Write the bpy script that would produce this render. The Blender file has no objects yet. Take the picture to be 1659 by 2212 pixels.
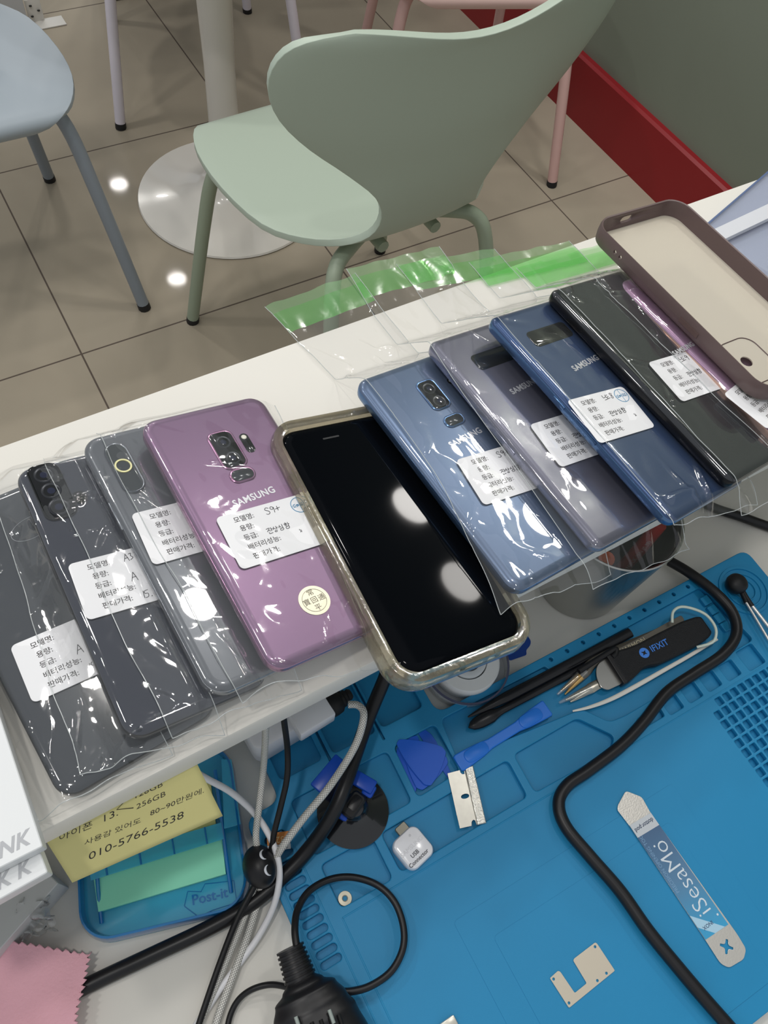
import bpy, bmesh, math, random
from mathutils import Vector, Matrix, noise
R_=math.radians
sc=bpy.context.scene; C=sc.collection
# ------------------------------------------------------------------ camera
CAMZ=1.307; FPX=1745.0; CX,CY=829.5,1106.0
RX=Vector((.8634,-.4949,.0979)).normalized(); FW=Vector((.3252,.3977,-.858)).normalized()
RX=(RX-FW*RX.dot(FW)).normalized(); DN=FW.cross(RX)
cd=bpy.data.cameras.new('camera'); cam=bpy.data.objects.new('camera',cd); C.objects.link(cam); sc.camera=cam
cd.sensor_fit='VERTICAL'; cd.sensor_height=36; cd.lens=FPX/2212*36; cd.clip_start=.01
m=Matrix((RX,-DN,-FW)).transposed().to_4x4(); m.translation=(0,0,CAMZ); cam.matrix_world=m
CAM=Vector((0,0,CAMZ))
def ray(px,py): return RX*((px-CX)/FPX)+DN*((py-CY)/FPX)+FW
def P(px,py,z):                      # measured picture point -> place at height z
    r=ray(px,py); return CAM+r*((z-CAMZ)/r.z)
# ------------------------------------------------------------------ light and exposure
w=bpy.data.worlds.new('world'); sc.world=w; w.use_nodes=True
w.node_tree.nodes['Background'].inputs[0].default_value=(.92,.96,1.0,1); w.node_tree.nodes['Background'].inputs[1].default_value=.58
sc.view_settings.view_transform='Standard'; sc.view_settings.look='None'; sc.view_settings.gamma=1; sc.view_settings.exposure=-0.2
def lamp(x,y,e,size=.115,z=2.6,col=(1,.965,.92)):
    l=bpy.data.lights.new('downlight','AREA'); l.shape='DISK'; l.size=size; l.energy=e; l.color=col
    o=bpy.data.objects.new('downlight',l); C.objects.link(o); o.location=(x,y,z)
for q in [(1.05,.99,6,.115,2.6),(1.48,.885,4.5,.13,2.13),(1.48,.61,2.8,.13,2.13),(-.35,.1,6),(.51,5.23,7),(1.13,4.98,7),(1.14,3.96,8),(1.18,3.4,8),(.1,2.2,8),(-.6,1.4,6),(.2,.9,3),(.75,.25,3),(-.9,.6,4)]: lamp(*q)  # the weak last three are extra lamps, added for more highlights on the bags
# ------------------------------------------------------------------ materials
def lin(c): return tuple(((v/255)/12.92 if v/255<=.04045 else ((v/255+.055)/1.055)**2.4) for v in c)+(1,)
MC={}
def M(name,rgb,rough=.5,metal=0,bump=0,bscale=200,var=0,vscale=30,coat=0,spec=.5,alpha=None,trans=0,ior=1.45,sss=0):
    if name in MC: return MC[name]
    m=bpy.data.materials.new(name); m.use_nodes=True; nt=m.node_tree; b=nt.nodes['Principled BSDF']
    b.inputs['Base Color'].default_value=lin(rgb); b.inputs['Roughness'].default_value=rough; b.inputs['Metallic'].default_value=metal
    b.inputs['Coat Weight'].default_value=coat; b.inputs['Coat Roughness'].default_value=.015; b.inputs['Specular IOR Level'].default_value=spec
    b.inputs['Transmission Weight'].default_value=trans; b.inputs['IOR'].default_value=ior
    tc=nt.nodes.new('ShaderNodeTexCoord')
    if bump:
        n=nt.nodes.new('ShaderNodeTexNoise'); n.inputs['Scale'].default_value=bscale; n.inputs['Detail'].default_value=4
        bp=nt.nodes.new('ShaderNodeBump'); bp.inputs['Strength'].default_value=bump; bp.inputs['Distance'].default_value=.001
        nt.links.new(tc.outputs['Object'],n.inputs['Vector']); nt.links.new(n.outputs['Fac'],bp.inputs['Height']); nt.links.new(bp.outputs['Normal'],b.inputs['Normal'])
    if var:
        n=nt.nodes.new('ShaderNodeTexNoise'); n.inputs['Scale'].default_value=vscale; n.inputs['Detail'].default_value=5
        r=nt.nodes.new('ShaderNodeValToRGB'); c=lin(rgb)
        r.color_ramp.elements[0].position=.3; r.color_ramp.elements[1].position=.7
        r.color_ramp.elements[0].color=tuple(v*(1-var) for v in c[:3])+(1,); r.color_ramp.elements[1].color=tuple(min(1,v*(1+var)) for v in c[:3])+(1,)
        nt.links.new(tc.outputs['Object'],n.inputs['Vector']); nt.links.new(n.outputs['Fac'],r.inputs['Fac']); nt.links.new(r.outputs['Color'],b.inputs['Base Color'])
    MC[name]=m; return m
def film(name,tint=(1,1,1),haze=.018,hazecol=(235,240,240),gl=1.25,rough=.05,bump=.06,bs=45):
    """thin clear plastic film"""
    if name in MC: return MC[name]
    m=bpy.data.materials.new(name); m.use_nodes=True; nt=m.node_tree; nt.nodes.remove(nt.nodes['Principled BSDF']); out=nt.nodes['Material Output']
    N=nt.nodes.new; L=nt.links.new
    tr=N('ShaderNodeBsdfTransparent'); tr.inputs[0].default_value=tuple(tint)+(1,)
    df=N('ShaderNodeBsdfDiffuse'); df.inputs[0].default_value=lin(hazecol)
    g=N('ShaderNodeBsdfGlossy'); g.inputs['Roughness'].default_value=rough
    lw=N('ShaderNodeLayerWeight'); lw.inputs[0].default_value=.5; pw=N('ShaderNodeMath'); pw.operation='POWER'; pw.inputs[1].default_value=4.5; L(lw.outputs['Facing'],pw.inputs[0]); fr=N('ShaderNodeMath'); fr.operation='MULTIPLY_ADD'; fr.inputs[1].default_value=.85; fr.inputs[2].default_value=.05; L(pw.outputs[0],fr.inputs[0])
    mu=N('ShaderNodeMath'); mu.operation='MULTIPLY'; mu.inputs[1].default_value=gl; mu.use_clamp=True
    tc=N('ShaderNodeTexCoord'); n=N('ShaderNodeTexNoise'); n.inputs['Scale'].default_value=bs; n.inputs['Detail'].default_value=3; n.inputs['Distortion'].default_value=.8
    bp=N('ShaderNodeBump'); bp.inputs['Strength'].default_value=bump; bp.inputs['Distance'].default_value=.002
    L(tc.outputs['Object'],n.inputs['Vector']); L(n.outputs['Fac'],bp.inputs['Height']); L(bp.outputs['Normal'],g.inputs['Normal']); L(bp.outputs['Normal'],lw.inputs['Normal'])
    a=N('ShaderNodeMixShader'); a.inputs[0].default_value=haze; L(tr.outputs[0],a.inputs[1]); L(df.outputs[0],a.inputs[2])
    b=N('ShaderNodeMixShader'); L(fr.outputs[0],mu.inputs[0]); L(mu.outputs[0],b.inputs[0]); L(a.outputs[0],b.inputs[1]); L(g.outputs[0],b.inputs[2])
    L(b.outputs[0],out.inputs['Surface']); MC[name]=m; return m
white=M('white_laminate',(224,221,213),.5,var=.015,vscale=6,spec=.25)
# ------------------------------------------------------------------ builders
def tag(o,label=None,cat=None,group=None,kind=None):
    if label: o['label']=label
    if cat: o['category']=cat
    if group: o['group']=group
    if kind: o['kind']=kind
    return o
def empty(name,loc,label,cat,group=None,rot=None):
    o=bpy.data.objects.new(name,None); C.objects.link(o); o.empty_display_size=.01
    if rot is not None:
        mm=rot.to_4x4() if hasattr(rot,'to_4x4') else Matrix.Rotation(rot,4,'Z'); mm=mm.copy(); mm.translation=Vector(loc); o.matrix_world=mm
    else: o.location=loc
    return tag(o,label,cat,group)
def link(name,me,mats,parent=None,smooth=True,angle=40):
    o=bpy.data.objects.new(name,me); C.objects.link(o)
    for q in (mats if isinstance(mats,(list,tuple)) else [mats]): me.materials.append(q)
    if parent: o.parent=parent
    if smooth and len(me.polygons):
        me.polygons.foreach_set('use_smooth',[True]*len(me.polygons))
        bm=bmesh.new(); bm.from_mesh(me)
        for e in bm.edges:
            if len(e.link_faces)==2 and e.calc_face_angle(0)>R_(angle): e.smooth=False
        bm.to_mesh(me); bm.free()
    return o
def mesh(name,v,f,mats,parent=None,smooth=True,angle=40,mi=None):
    me=bpy.data.meshes.new(name); me.from_pydata([tuple(x) for x in v],[],f); me.update()
    o=link(name,me,mats,parent,smooth,angle)
    if mi: me.polygons.foreach_set('material_index',mi)
    return o
def fixn(o):
    bm=bmesh.new(); bm.from_mesh(o.data); bmesh.ops.recalc_face_normals(bm,faces=bm.faces); bm.to_mesh(o.data); bm.free(); return o
def rr(w,l,r,n=6,cx=0,cy=0):
    r=max(min(r,w/2-1e-5,l/2-1e-5),1e-5); p=[]
    for sx,sy,a in((1,1,0),(-1,1,90),(-1,-1,180),(1,-1,270)):
        for k in range(n+1):
            t=R_(a+90*k/n); p.append((cx+sx*(w/2-r)+r*math.cos(t),cy+sy*(l/2-r)+r*math.sin(t)))
    return p
def loft(name,rings,mat,parent=None,caps=(True,True),angle=40):
    """rings: list of equally long closed loops of 3-D points"""
    n=len(rings[0]); v=[p for r in rings for p in r]; f=[]
    for i in range(len(rings)-1):
        for k in range(n):
            a=i*n+k; b=i*n+(k+1)%n; f.append((a,b,b+n,a+n))
    if caps[0]: f.append(tuple(reversed(range(n))))
    if caps[1]: f.append(tuple(range((len(rings)-1)*n,len(rings)*n)))
    return fixn(mesh(name,v,f,mat,parent,True,angle))
def rslab(name,w,l,r,prof,mat,parent=None,cx=0,cy=0,n=6,caps=(True,True),angle=40):
    """rounded rectangle lofted through (inset, z) pairs"""
    return loft(name,[[(x,y,z) for x,y in rr(w-2*i,l-2*i,max(r-i,.0002),n,cx,cy)] for i,z in prof],mat,parent,caps,angle)
def box(name,c,s,mat,parent=None,bev=.001,rot=0):
    bm=bmesh.new(); bmesh.ops.create_cube(bm,size=1); bmesh.ops.scale(bm,vec=s,verts=bm.verts)
    if bev: bmesh.ops.bevel(bm,geom=bm.edges[:],offset=bev,segments=2,profile=.5,affect='EDGES')
    if rot: bmesh.ops.rotate(bm,cent=(0,0,0),matrix=Matrix.Rotation(rot,3,'Z'),verts=bm.verts)
    bmesh.ops.translate(bm,vec=c,verts=bm.verts)
    me=bpy.data.meshes.new(name); bm.to_mesh(me); bm.free(); return link(name,me,mat,parent,True,30)
def crv(pts,sub=8,closed=False):
    pts=[Vector(p) for p in pts]; out=[]; n=len(pts)
    if closed: seg=n
    else: seg=n-1
    for i in range(seg):
        p0=pts[(i-1)%n] if closed else pts[max(i-1,0)]; p1=pts[i%n]; p2=pts[(i+1)%n]; p3=pts[(i+2)%n] if closed else pts[min(i+2,n-1)]
        for k in range(sub):
            t=k/sub; out.append(.5*((2*p1)+(p2-p0)*t+(2*p0-5*p1+4*p2-p3)*t*t+(3*p1-p0-3*p2+p3)*t**3))
    if not closed: out.append(pts[-1])
    return out
def tube_geo(pts,r,n=10,flat=1,off=0,cap=True):
    """r number or list; returns verts,faces,uvs"""
    N=len(pts); v=[]; f=[]; uv=[]; up=Vector((0,0,1)); L=0
    for i,p in enumerate(pts):
        t=(pts[min(i+1,N-1)]-pts[max(i-1,0)]).normalized()
        s=t.cross(up)
        if s.length<.15: s=t.cross(Vector((.3,.9,0)))
        s.normalize(); u=s.cross(t); rad=r[min(int(i*len(r)/N),len(r)-1)] if isinstance(r,list) else (r(i/(N-1)) if callable(r) else r)
        if i: L+=(p-pts[i-1]).length
        for k in range(n):
            a=2*math.pi*k/n; v.append(p+s*(math.cos(a)*rad)+u*(math.sin(a)*rad*flat)); uv.append((k/n,L))
    for i in range(N-1):
        for k in range(n):
            a=off+i*n+k; b=off+i*n+(k+1)%n; f.append((a,b,b+n,a+n))
    if cap: f.append(tuple(off+k for k in reversed(range(n)))); f.append(tuple(off+(N-1)*n+k for k in range(n)))
    return v,f,uv
def tube(name,pts,r,mat,parent=None,n=10,sub=8,flat=1,closed=False,smoothpts=True):
    p=crv(pts,sub,closed) if smoothpts else [Vector(q) for q in pts]
    if closed: p.append(p[0])
    v,f,uv=tube_geo(p,r,n,flat); o=mesh(name,v,f,mat,parent,True,60); fixn(o)
    ul=o.data.uv_layers.new(name='UVMap')
    for lp in o.data.loops: ul.data[lp.index].uv=uv[lp.vertex_index]
    for pl in o.data.polygons:
        us=[ul.data[i].uv[0] for i in pl.loop_indices]
        if len(us)==4 and max(us)-min(us)>.5:
            for i in pl.loop_indices:
                if ul.data[i].uv[0]<.3: ul.data[i].uv[0]+=1
    return o
def multi(name,parts,mat,parent=None,angle=60):
    v=[];f=[]
    for a,b,_ in parts:
        o=len(v); v+=a; f+=[tuple(i+o for i in q) for q in b]
    return fixn(mesh(name,v,f,mat,parent,True,angle))
def lathe(name,prof,mat,parent=None,n=48,c=(0,0,0),angle=40,closed=False):
    rings=[[(c[0]+r*math.cos(2*math.pi*k/n),c[1]+r*math.sin(2*math.pi*k/n),c[2]+z) for k in range(n)] for r,z in prof]
    if closed:
        o=loft(name,rings+[rings[0]],mat,parent,(False,False),angle); return o
    return loft(name,rings,mat,parent,(prof[0][0]>0,prof[-1][0]>0),angle)
def curve_obj_to_mesh(cu,name,mat,parent,angle=40):
    ob=bpy.data.objects.new('tmp',cu); C.objects.link(ob); dg=bpy.context.evaluated_depsgraph_get()
    me=bpy.data.meshes.new_from_object(ob.evaluated_get(dg)); bpy.data.objects.remove(ob); me.name=name; me.materials.clear()
    return link(name,me,mat,parent,True,angle)
def plate(name,outer,holes,z0,z1,mat,parent=None,bev=.0003,angle=40):
    """flat slab with holes, straight walls and a small round edge; outlines are (x,y) loops"""
    cu=bpy.data.curves.new(name,'CURVE'); cu.dimensions='2D'; cu.fill_mode='BOTH'; cu.extrude=(z1-z0)/2-bev; cu.bevel_depth=bev; cu.bevel_resolution=1; cu.offset=-bev
    def sgn(l): return sum(l[i][0]*l[(i+1)%len(l)][1]-l[(i+1)%len(l)][0]*l[i][1] for i in range(len(l)))
    for i,lp in enumerate([outer]+list(holes)):
        lp=list(lp)
        if (sgn(lp)>0)!=(i==0): lp.reverse()
        s=cu.splines.new('POLY'); s.points.add(len(lp)-1); s.use_cyclic_u=True
        for k,q in enumerate(lp): s.points[k].co=(q[0],q[1],0,1)
    o=curve_obj_to_mesh(cu,name,mat,parent,angle)
    for vv in o.data.vertices: vv.co.z+=(z0+z1)/2
    return o
def roundpoly(pts,r=.002,n=4):
    out=[]; N=len(pts)
    for i in range(N):
        p=Vector(pts[i][:2]); a=Vector(pts[i-1][:2])-p; b=Vector(pts[(i+1)%N][:2])-p
        rr_=min(r,a.length*.45,b.length*.45); a=p+a.normalized()*rr_; b=p+b.normalized()*rr_
        for k in range(n+1):
            t=k/n; q=a*(1-t)**2+p*2*t*(1-t)+b*t*t; out.append((q.x,q.y))
    return out
def PL(lst,z): return [P(x,y,z).to_2d() for x,y in lst]
def text(name,body,size,mat,parent,loc,rot=0,shear=0,align='LEFT',ext=.00004,bold=0,space=1,mirror=False,sx=1):
    cu=bpy.data.curves.new(name,'FONT'); cu.body=body; cu.size=size; cu.extrude=ext; cu.shear=shear; cu.align_x=align; cu.align_y='CENTER'; cu.offset=bold; cu.space_character=space; cu.resolution_u=3
    o=curve_obj_to_mesh(cu,name,mat,parent); mm=Matrix.Rotation(rot,4,'Z')@Matrix.Diagonal((sx,1,1,1)); mm.translation=Vector(loc); o.data.transform(mm); return o
def strokes(name,polys,r,mat,parent,z,sub=5):
    parts=[]
    for pl in polys:
        pp=crv([(a,b,z) for a,b in pl],sub); v,f,u=tube_geo(pp,r,5); parts.append((v,f,u))
    return multi(name,parts,mat,parent)
exec_order=1
# ================================================================== THE ROOM
def tile_mat():
    m=M('floor_tile',(168,158,141),.33,var=.10,vscale=2.2); nt=m.node_tree; N=nt.nodes.new; L=nt.links.new
    b=nt.nodes['Principled BSDF']; old=b.inputs['Base Color'].links[0].from_socket
    g=N('ShaderNodeNewGeometry'); s=N('ShaderNodeSeparateXYZ'); L(g.outputs['Position'],s.inputs[0]); ds=[]
    for k,o in((0,.127),(1,1.205)):
        a=N('ShaderNodeMath'); a.operation='SUBTRACT'; a.inputs[1].default_value=o+.3; L(s.outputs[k],a.inputs[0])
        q=N('ShaderNodeMath'); q.operation='PINGPONG'; q.inputs[1].default_value=.3; L(a.outputs[0],q.inputs[0])
        r=N('ShaderNodeMath'); r.operation='GREATER_THAN'; r.inputs[1].default_value=.2982; L(q.outputs[0],r.inputs[0]); ds.append(r)
    mx=N('ShaderNodeMath'); mx.operation='MAXIMUM'; L(ds[0].outputs[0],mx.inputs[0]); L(ds[1].outputs[0],mx.inputs[1])
    mc=N('ShaderNodeMix'); mc.data_type='RGBA'; L(mx.outputs[0],mc.inputs[0]); L(old,mc.inputs[6]); mc.inputs[7].default_value=lin((98,88,80)); L(mc.outputs[2],b.inputs['Base Color'])
    b.inputs['Roughness'].default_value=.045; b.inputs['Specular IOR Level'].default_value=.055
    return m
WX=1.579
tag(box('floor',(.1,1.3,-.02),(3.0,5.2,.04),tile_mat(),bev=0),kind='structure')
tag(box('wall_right',(WX+.07,1.3,1.3),(.1,5.2,2.6),M('sage_wall',(122,130,117),.33,var=.05,vscale=2),bev=0),kind='structure')
b_=plate('baseboard_right',[(0,0),(.020,0),(.020,.150),(.014,.156),(0,.156)],[], -2.6,2.6,M('red_paint',(140,28,34),.35),bev=.0015)
b_.data.transform(Matrix(((-1,0,0,WX+.020),(0,0,1,1.3),(0,1,0,0),(0,0,0,1)))); fixn(b_); tag(b_,kind='structure')
# white cabinet against the back
cw=M('cabinet_white',(205,208,212),.4)
t=empty('cabinet',(.5,2.44,0),'white cabinet standing on the floor behind the table, with a metal foot bracket','cabinet')
box('side_panel',(.05-.55,-.12+.07,.45),(.78,.06,.9),cw,t)
box('front_panel',(.62,.02,.455),(1.0,.12,.89),cw,t)
met=M('bracket_steel',(215,212,205),.45,0)
v=[]; bq=box('foot_bracket',(-.055,-.085,.002),(.075,.045,.003),met,t,.0005)
box('bracket_upright',(-.085,-.068,.03),(.04,.003,.06),met,t,.0005)
for k,(a,c) in enumerate(((-.095,.018),(-.075,.03),(-.093,.045))):
    lathe('screw',[(.0,.0),(.004,.0),(.0035,.002),(0,.0022)],M('screw_dark',(70,70,70),.4,.8),t,12,(a,-.0715,c)).data.transform(Matrix.Identity(4))
# ------------------------------------------------------------------ chairs
def chair(name,label,loc,yaw,cols,group='shell chairs on painted tube legs'):
    t=empty(name,loc,label,'chair',group,yaw)
    mt=M(name+'_shell_'+label[:12],cols[0],.42,bump=.03,bscale=900); ml=M('legs_'+label[:12],cols[1],.38)
    # centre line (y,z) front lip -> back top, half width, sideways curl
    st=[(.206,.425,.125,0),(.216,.440,.165,0),(.200,.452,.198,0),(.14,.456,.222,.001),(.05,.452,.226,.004),(-.05,.448,.210,.008),(-.11,.450,.172,.010),(-.150,.462,.128,.008),
        (-.176,.490,.098,.006),(-.190,.530,.090,.006),(-.200,.575,.108,.010),(-.207,.620,.152,.022),(-.215,.668,.206,.036),(-.222,.715,.246,.046),(-.229,.757,.262,.050),(-.236,.791,.255,.048),(-.241,.812,.228,.040),(-.243,.822,.175,.026)]
    pts=crv([(0,a,b) for a,b,_,_ in st],3); ws=crv([(c,d,0) for _,_,c,d in st],3)
    nu=18; v=[];f=[]; n=len(pts)
    for i,(p,wd) in enumerate(zip(pts,ws)):
        tg=(pts[min(i+1,n-1)]-pts[max(i-1,0)]).normalized(); nn=Vector((0,-tg.z,tg.y)) ; nn=Vector((0,-tg.z,tg.y))
        if nn.z<0 and i<n//2: nn=-nn
        for k in range(nu+1):
            s=-1+2*k/nu; lob=0
            if i>n*.6: lob=-.022*(math.cos(s*math.pi)*.5+.5)*((i-n*.6)/(n*.4))
            # normal towards the sitter
            sit=Vector((0,tg.z,-tg.y)) if tg.z>.5 or tg.y>0 else Vector((0,tg.z,-tg.y))
            if sit.z<0: sit=-sit
            q=p+Vector((s*wd.x,0,0))+sit*(wd.y*abs(s)**2.2)+tg*lob
            if i>n*.6: q.y+=0
            v.append(q)
    for i in range(n-1):
        for k in range(nu):
            a=i*(nu+1)+k; f.append((a,a+1,a+nu+2,a+nu+1))
    o=mesh('shell',v,f,mt,t,True,80); sm=o.modifiers.new('s','SOLIDIFY'); sm.thickness=.011; sm.offset=0
    bv=o.modifiers.new('b','BEVEL'); bv.width=.0035; bv.segments=3; bv.limit_method='ANGLE'; bv.angle_limit=R_(50)
    for sx in(-1,1):
        for sy in(-1,1):
            q_=1 if sy>0 else .80; a=[(sx*.05,sy*.10,.430),(sx*.12*q_,sy*.125,.432),(sx*.165*q_,sy*.145,.424),(sx*.188*q_,sy*.165,.388),(sx*.205*q_,sy*.19,.27),(sx*.236*q_,sy*.232,.012)]
            lg=tube('leg',a,.0125,ml,t,12,6); 
            ft=tube('rubber_foot',[(sx*.2355*q_,sy*.2315,.014),(sx*.237*q_,sy*.2335,.0)],.0132,M('black_rubber',(28,28,30),.6),lg,12,2)
    multi('seat_frame',[tube_geo([Vector((sx*.05,-.15,.432)),Vector((sx*.05,.15,.432))],.010,10) for sx in(-1,1)],ml,t)
    return t
chair('chair','sage green shell chair with flared back right behind the white shelf',(.612,.975,0),R_(3),((176,189,174),(150,162,142)))
chair('chair','blue-grey shell chair at the left edge with bent tube leg',(.05,1.505,0),R_(180),((158,168,176),(134,142,150)))
chair('chair','dusty pink chair beside the red baseboard behind the green chair',(1.213,1.55,0),R_(161),((222,190,184),(214,176,170)))
chair('chair','white-legged chair on the far side of the round pedestal table',(.737,2.04,0),R_(168),((226,222,228),(222,216,226)))
# ------------------------------------------------------------------ pedestal table
t=empty('pedestal_table',(.597,1.525,0),'white round pedestal table with flared column and wide disc base','table')
tw=M('table_white',(222,218,210),.16,coat=.4)
lathe('base',[(.0,.0),(.209,.0),(.212,.003),(.210,.007),(.18,.011),(.12,.020),(.075,.034),(.052,.055),(.040,.085)],tw,t,64)
lathe('column',[(.041,.083),(.036,.12),(.0325,.20),(.0315,.33),(.034,.45),(.043,.56),(.062,.64),(.10,.70),(.12,.706)],tw,t,48)
lathe('table_top',[(.0,.705),(.27,.705),(.297,.712),(.300,.720),(.298,.727),(.0,.728)],tw,t,64)
# ================================================================== DESK AND SHELF
DZ=.731; MZ=.741; SH=.907; ST=.022
t=empty('desk',(.25,-.05,0),'white work desk carrying the blue repair mat and the cables','desk')
box('desk_top',(0,0,DZ-.0125),(1.7,.74,.025),white,t,.002)
for sx in(-1,1): box('desk_panel',(sx*.82,0,(DZ-.0255)/2),(.025,.70,DZ-.0255),white,t,.001)
t=empty('shelf',(.25,.211,0),'long white raised shelf holding the row of bagged phones','shelf')
SY0,SY1=.1095,.3225
box('shelf_board',(0,(SY0+SY1)/2-.211,SH-ST/2),(1.7,SY1-SY0,ST),white,t,.0018)
box('shelf_back',(0,SY1-.215-.012,(SH-ST+DZ)/2),(1.68,.012,SH-ST-DZ-.0005),white,t,.001)
for sx in(-1,1): box('shelf_support',(sx*.80,-.03,(SH-ST+DZ)/2),(.02,.13,SH-ST-DZ-.0005),white,t,.001)
# ------------------------------------------------------------------ repair mat
RA=R_(-0.95)
def Pm(x,y):
    q=P(x,y,MZ); q.rotate(Matrix.Rotation(-RA,3,'Z')); return q
blue=M('mat_blue',(27,134,184),.48,bump=.05,bscale=1500,var=.03,vscale=12)
t=empty('repair_mat',(0,0,0),'blue silicone repair mat with moulded trays lying on the desk','repair mat',None,RA)
mx0,my1=Pm(640,2022).x,Pm(1350,1325).y; mx1=Pm(1640,1222).x
nx0=Pm(605,1728).x; nx1=Pm(943,1537).x; ny=Pm(575,1745).y
YB=-.155
outer=roundpoly([(mx0,YB),(mx1,YB),(mx1,my1),(nx1,my1),(nx1,.30),(nx0,.30),(nx0,ny),(mx0,ny)],.009,5)
plate('mat_base',outer,[],DZ+.0004,MZ-.0045,blue,t,.0006)
H=[]
def hole(px,r=.003,raw=False):
    q=px if raw else [Pm(*a).to_2d() for a in px]; H.append(roundpoly(q,r,4))
def rect(x0,y0,x1,y1,r=.004): H.append(roundpoly([(x0,y0),(x1,y0),(x1,y1),(x0,y1)],r,4))
def pr(a,b):  # box from two measured corners
    A=Pm(*a); B=Pm(*b); return min(A.x,B.x),min(A.y,B.y),max(A.x,B.x),max(A.y,B.y)
A=pr((609,1692),(705,1642)); rect(A[0],A[1]+.002,A[2]-.002,A[1]+.075)
A=pr((721,1630.6),(814,1582.6)); rect(A[0],A[1]+.001,A[2],A[1]+.078)
A=pr((826.5,1574),(915.7,1528)); rect(A[0],A[1]+.001,A[2],A[1]+.078)
A=Pm(718,1650); rect(A.x-.0008,A.y,A.x+.0008,A.y+.075,.0008)
A=Pm(830,1597); rect(A.x-.0008,A.y,A.x+.0008,A.y+.075,.0008)
hole([(627,1730),(836,1622),(890,1731),(679,1849)],.004)
hole([(850,1612),(939,1564),(994,1665),(903,1722)],.004)
hole([(952.5,1554),(1178,1439),(1186,1447),(1516,1267),(1628,1381),(1350,1546),(1317,1559),(1257,1531),(989,1640)],.004)
hole([(1110,1630),(1247,1551),(1328,1590),(1320,1620),(1156,1712)],.004)
hole([(823,1800),(1097,1641),(1140,1720),(866,1884)],.004)
hole([(692,1869),(804,1807),(849,1898),(737,1962)],.004)
hole([(1375,1554),(1425,1527),(1437,1546),(1386,1575)],.002)
for c in [(1452,1519),(1494,1494),(1535,1470),(1577,1447)]:
    A=Pm(*c); rect(A.x-.0068,A.y-.0065,A.x+.0068,A.y+.0065,.0018)
A=Pm(1622,1419); rect(A.x-.0085,A.y-.0085,A.x+.0085,A.y+.0085,.0018)
# slots along the left border
A=Pm(647.7,1928); B=Pm(755,2131-98)
s0=Pm(647.7,1928); s1=Pm(737.2,2099) if False else Pm(706.5,2054.6); pitch=(s1.y-s0.y)/6
for k in range(-6,8):
    y=s0.y+pitch*k
    if y>YB+.01: H.append(rr(.0140,abs(pitch)*.72,.0026,5,s0.x,y))
# screw wells
for k in range(10):
    A=Pm(1190.5,1424.2); B=Pm(1486.5,1266.8); q=A.lerp(B,k/9); H.append([(q.x+.0016*math.cos(a*math.pi/5),q.y+.0016*math.sin(a*math.pi/5)) for a in range(10)])
# little square grid, right
g0=Pm(1553,1544); gu=(Pm(1635,1495)-g0)/5; gv=(Pm(1644,1667.5)-g0)/6
gx=gu.x; gy=gv.y
for i in range(0,9):
    for j in range(-3,9):
        if (i,j) in ((0,-1),(0,-2),(0,-3),(1,-2),(1,-3),(2,-3)): continue
        q=(g0.x+gx*i,g0.y+gy*j)
        if q[0]<mx1-.008 and YB<q[1]<Pm(1216.8,1700).y-.0045: H.append(rr(abs(gx)*.74,abs(gy)*.74,.0008,3,*q))
plate('mat_top',outer,H,MZ-.0050,MZ,blue,t,.0007)
# round parts bowl at the corner
q=Pm(1607,1272); 
for k,(r0,r1,h) in enumerate(((.0215,.0185,.0012),(.0155,.0135,.001),(.010,.0085,.0012))):
    lathe('bowl_ring',[(r0,-.0005),(r0-.0004,h),(r1+.0004,h),(r1,-.0005)],blue,t,48,(q.x-.001,q.y-.001,MZ+.0001),40,True)
for k in range(4):
    q=Pm(*[(1527,1295),(1542,1315),(1556,1333),(1570.5,1351)][k]); rslab('bit_holder',.0075,.0075,.001,[(0,0),(0,.0032),(.0006,.0038)],blue,t,q.x,q.y).location.z=MZ-.0045
# raised work zones
wz=[(860,1911),(1216.8,1700),(978,2000),(1238.5,1825.9),(1067,2016),(1458,1697)]
r1=[Pm(978,1990),Pm(1452,1693)]; r2=[Pm(1064,2022),Pm(1448,1776)]
for nm,a,b in(('work_zone',r1[0],r1[1]),('work_zone',r2[0],r2[1])):
    x0,y1,x1=a.x,(a.y+b.y)/2,b.x
    plate(nm,rr(x1-x0,y1-(YB+.012*(1 if nm==0 else 1)),.003,5,(x0+x1)/2,(y1+YB+.012)/2),[],MZ-.0002,MZ+(.00025 if a is r1[0] else .0005),blue,t,.0001)
a=Pm(860,1911); x0=Pm(741,1986).x
multi('zone_edge',[tube_geo([Vector((x0,YB+.01,MZ)),Vector((x0,a.y,MZ)),],.0006,6,.5),tube_geo([Vector((x0,a.y,MZ)),Vector((mx1-.004,Pm(1216.8,1700).y,MZ))],.0006,6,.5),
  tube_geo([Vector((s0.x-.0088,YB+.01,MZ)),Vector((s0.x-.0088,ny-.02,MZ))],.0006,6,.5),tube_geo([Vector((s0.x+.0088,YB+.01,MZ)),Vector((s0.x+.0088,ny-.02,MZ))],.0006,6,.5)],blue,t)
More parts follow.
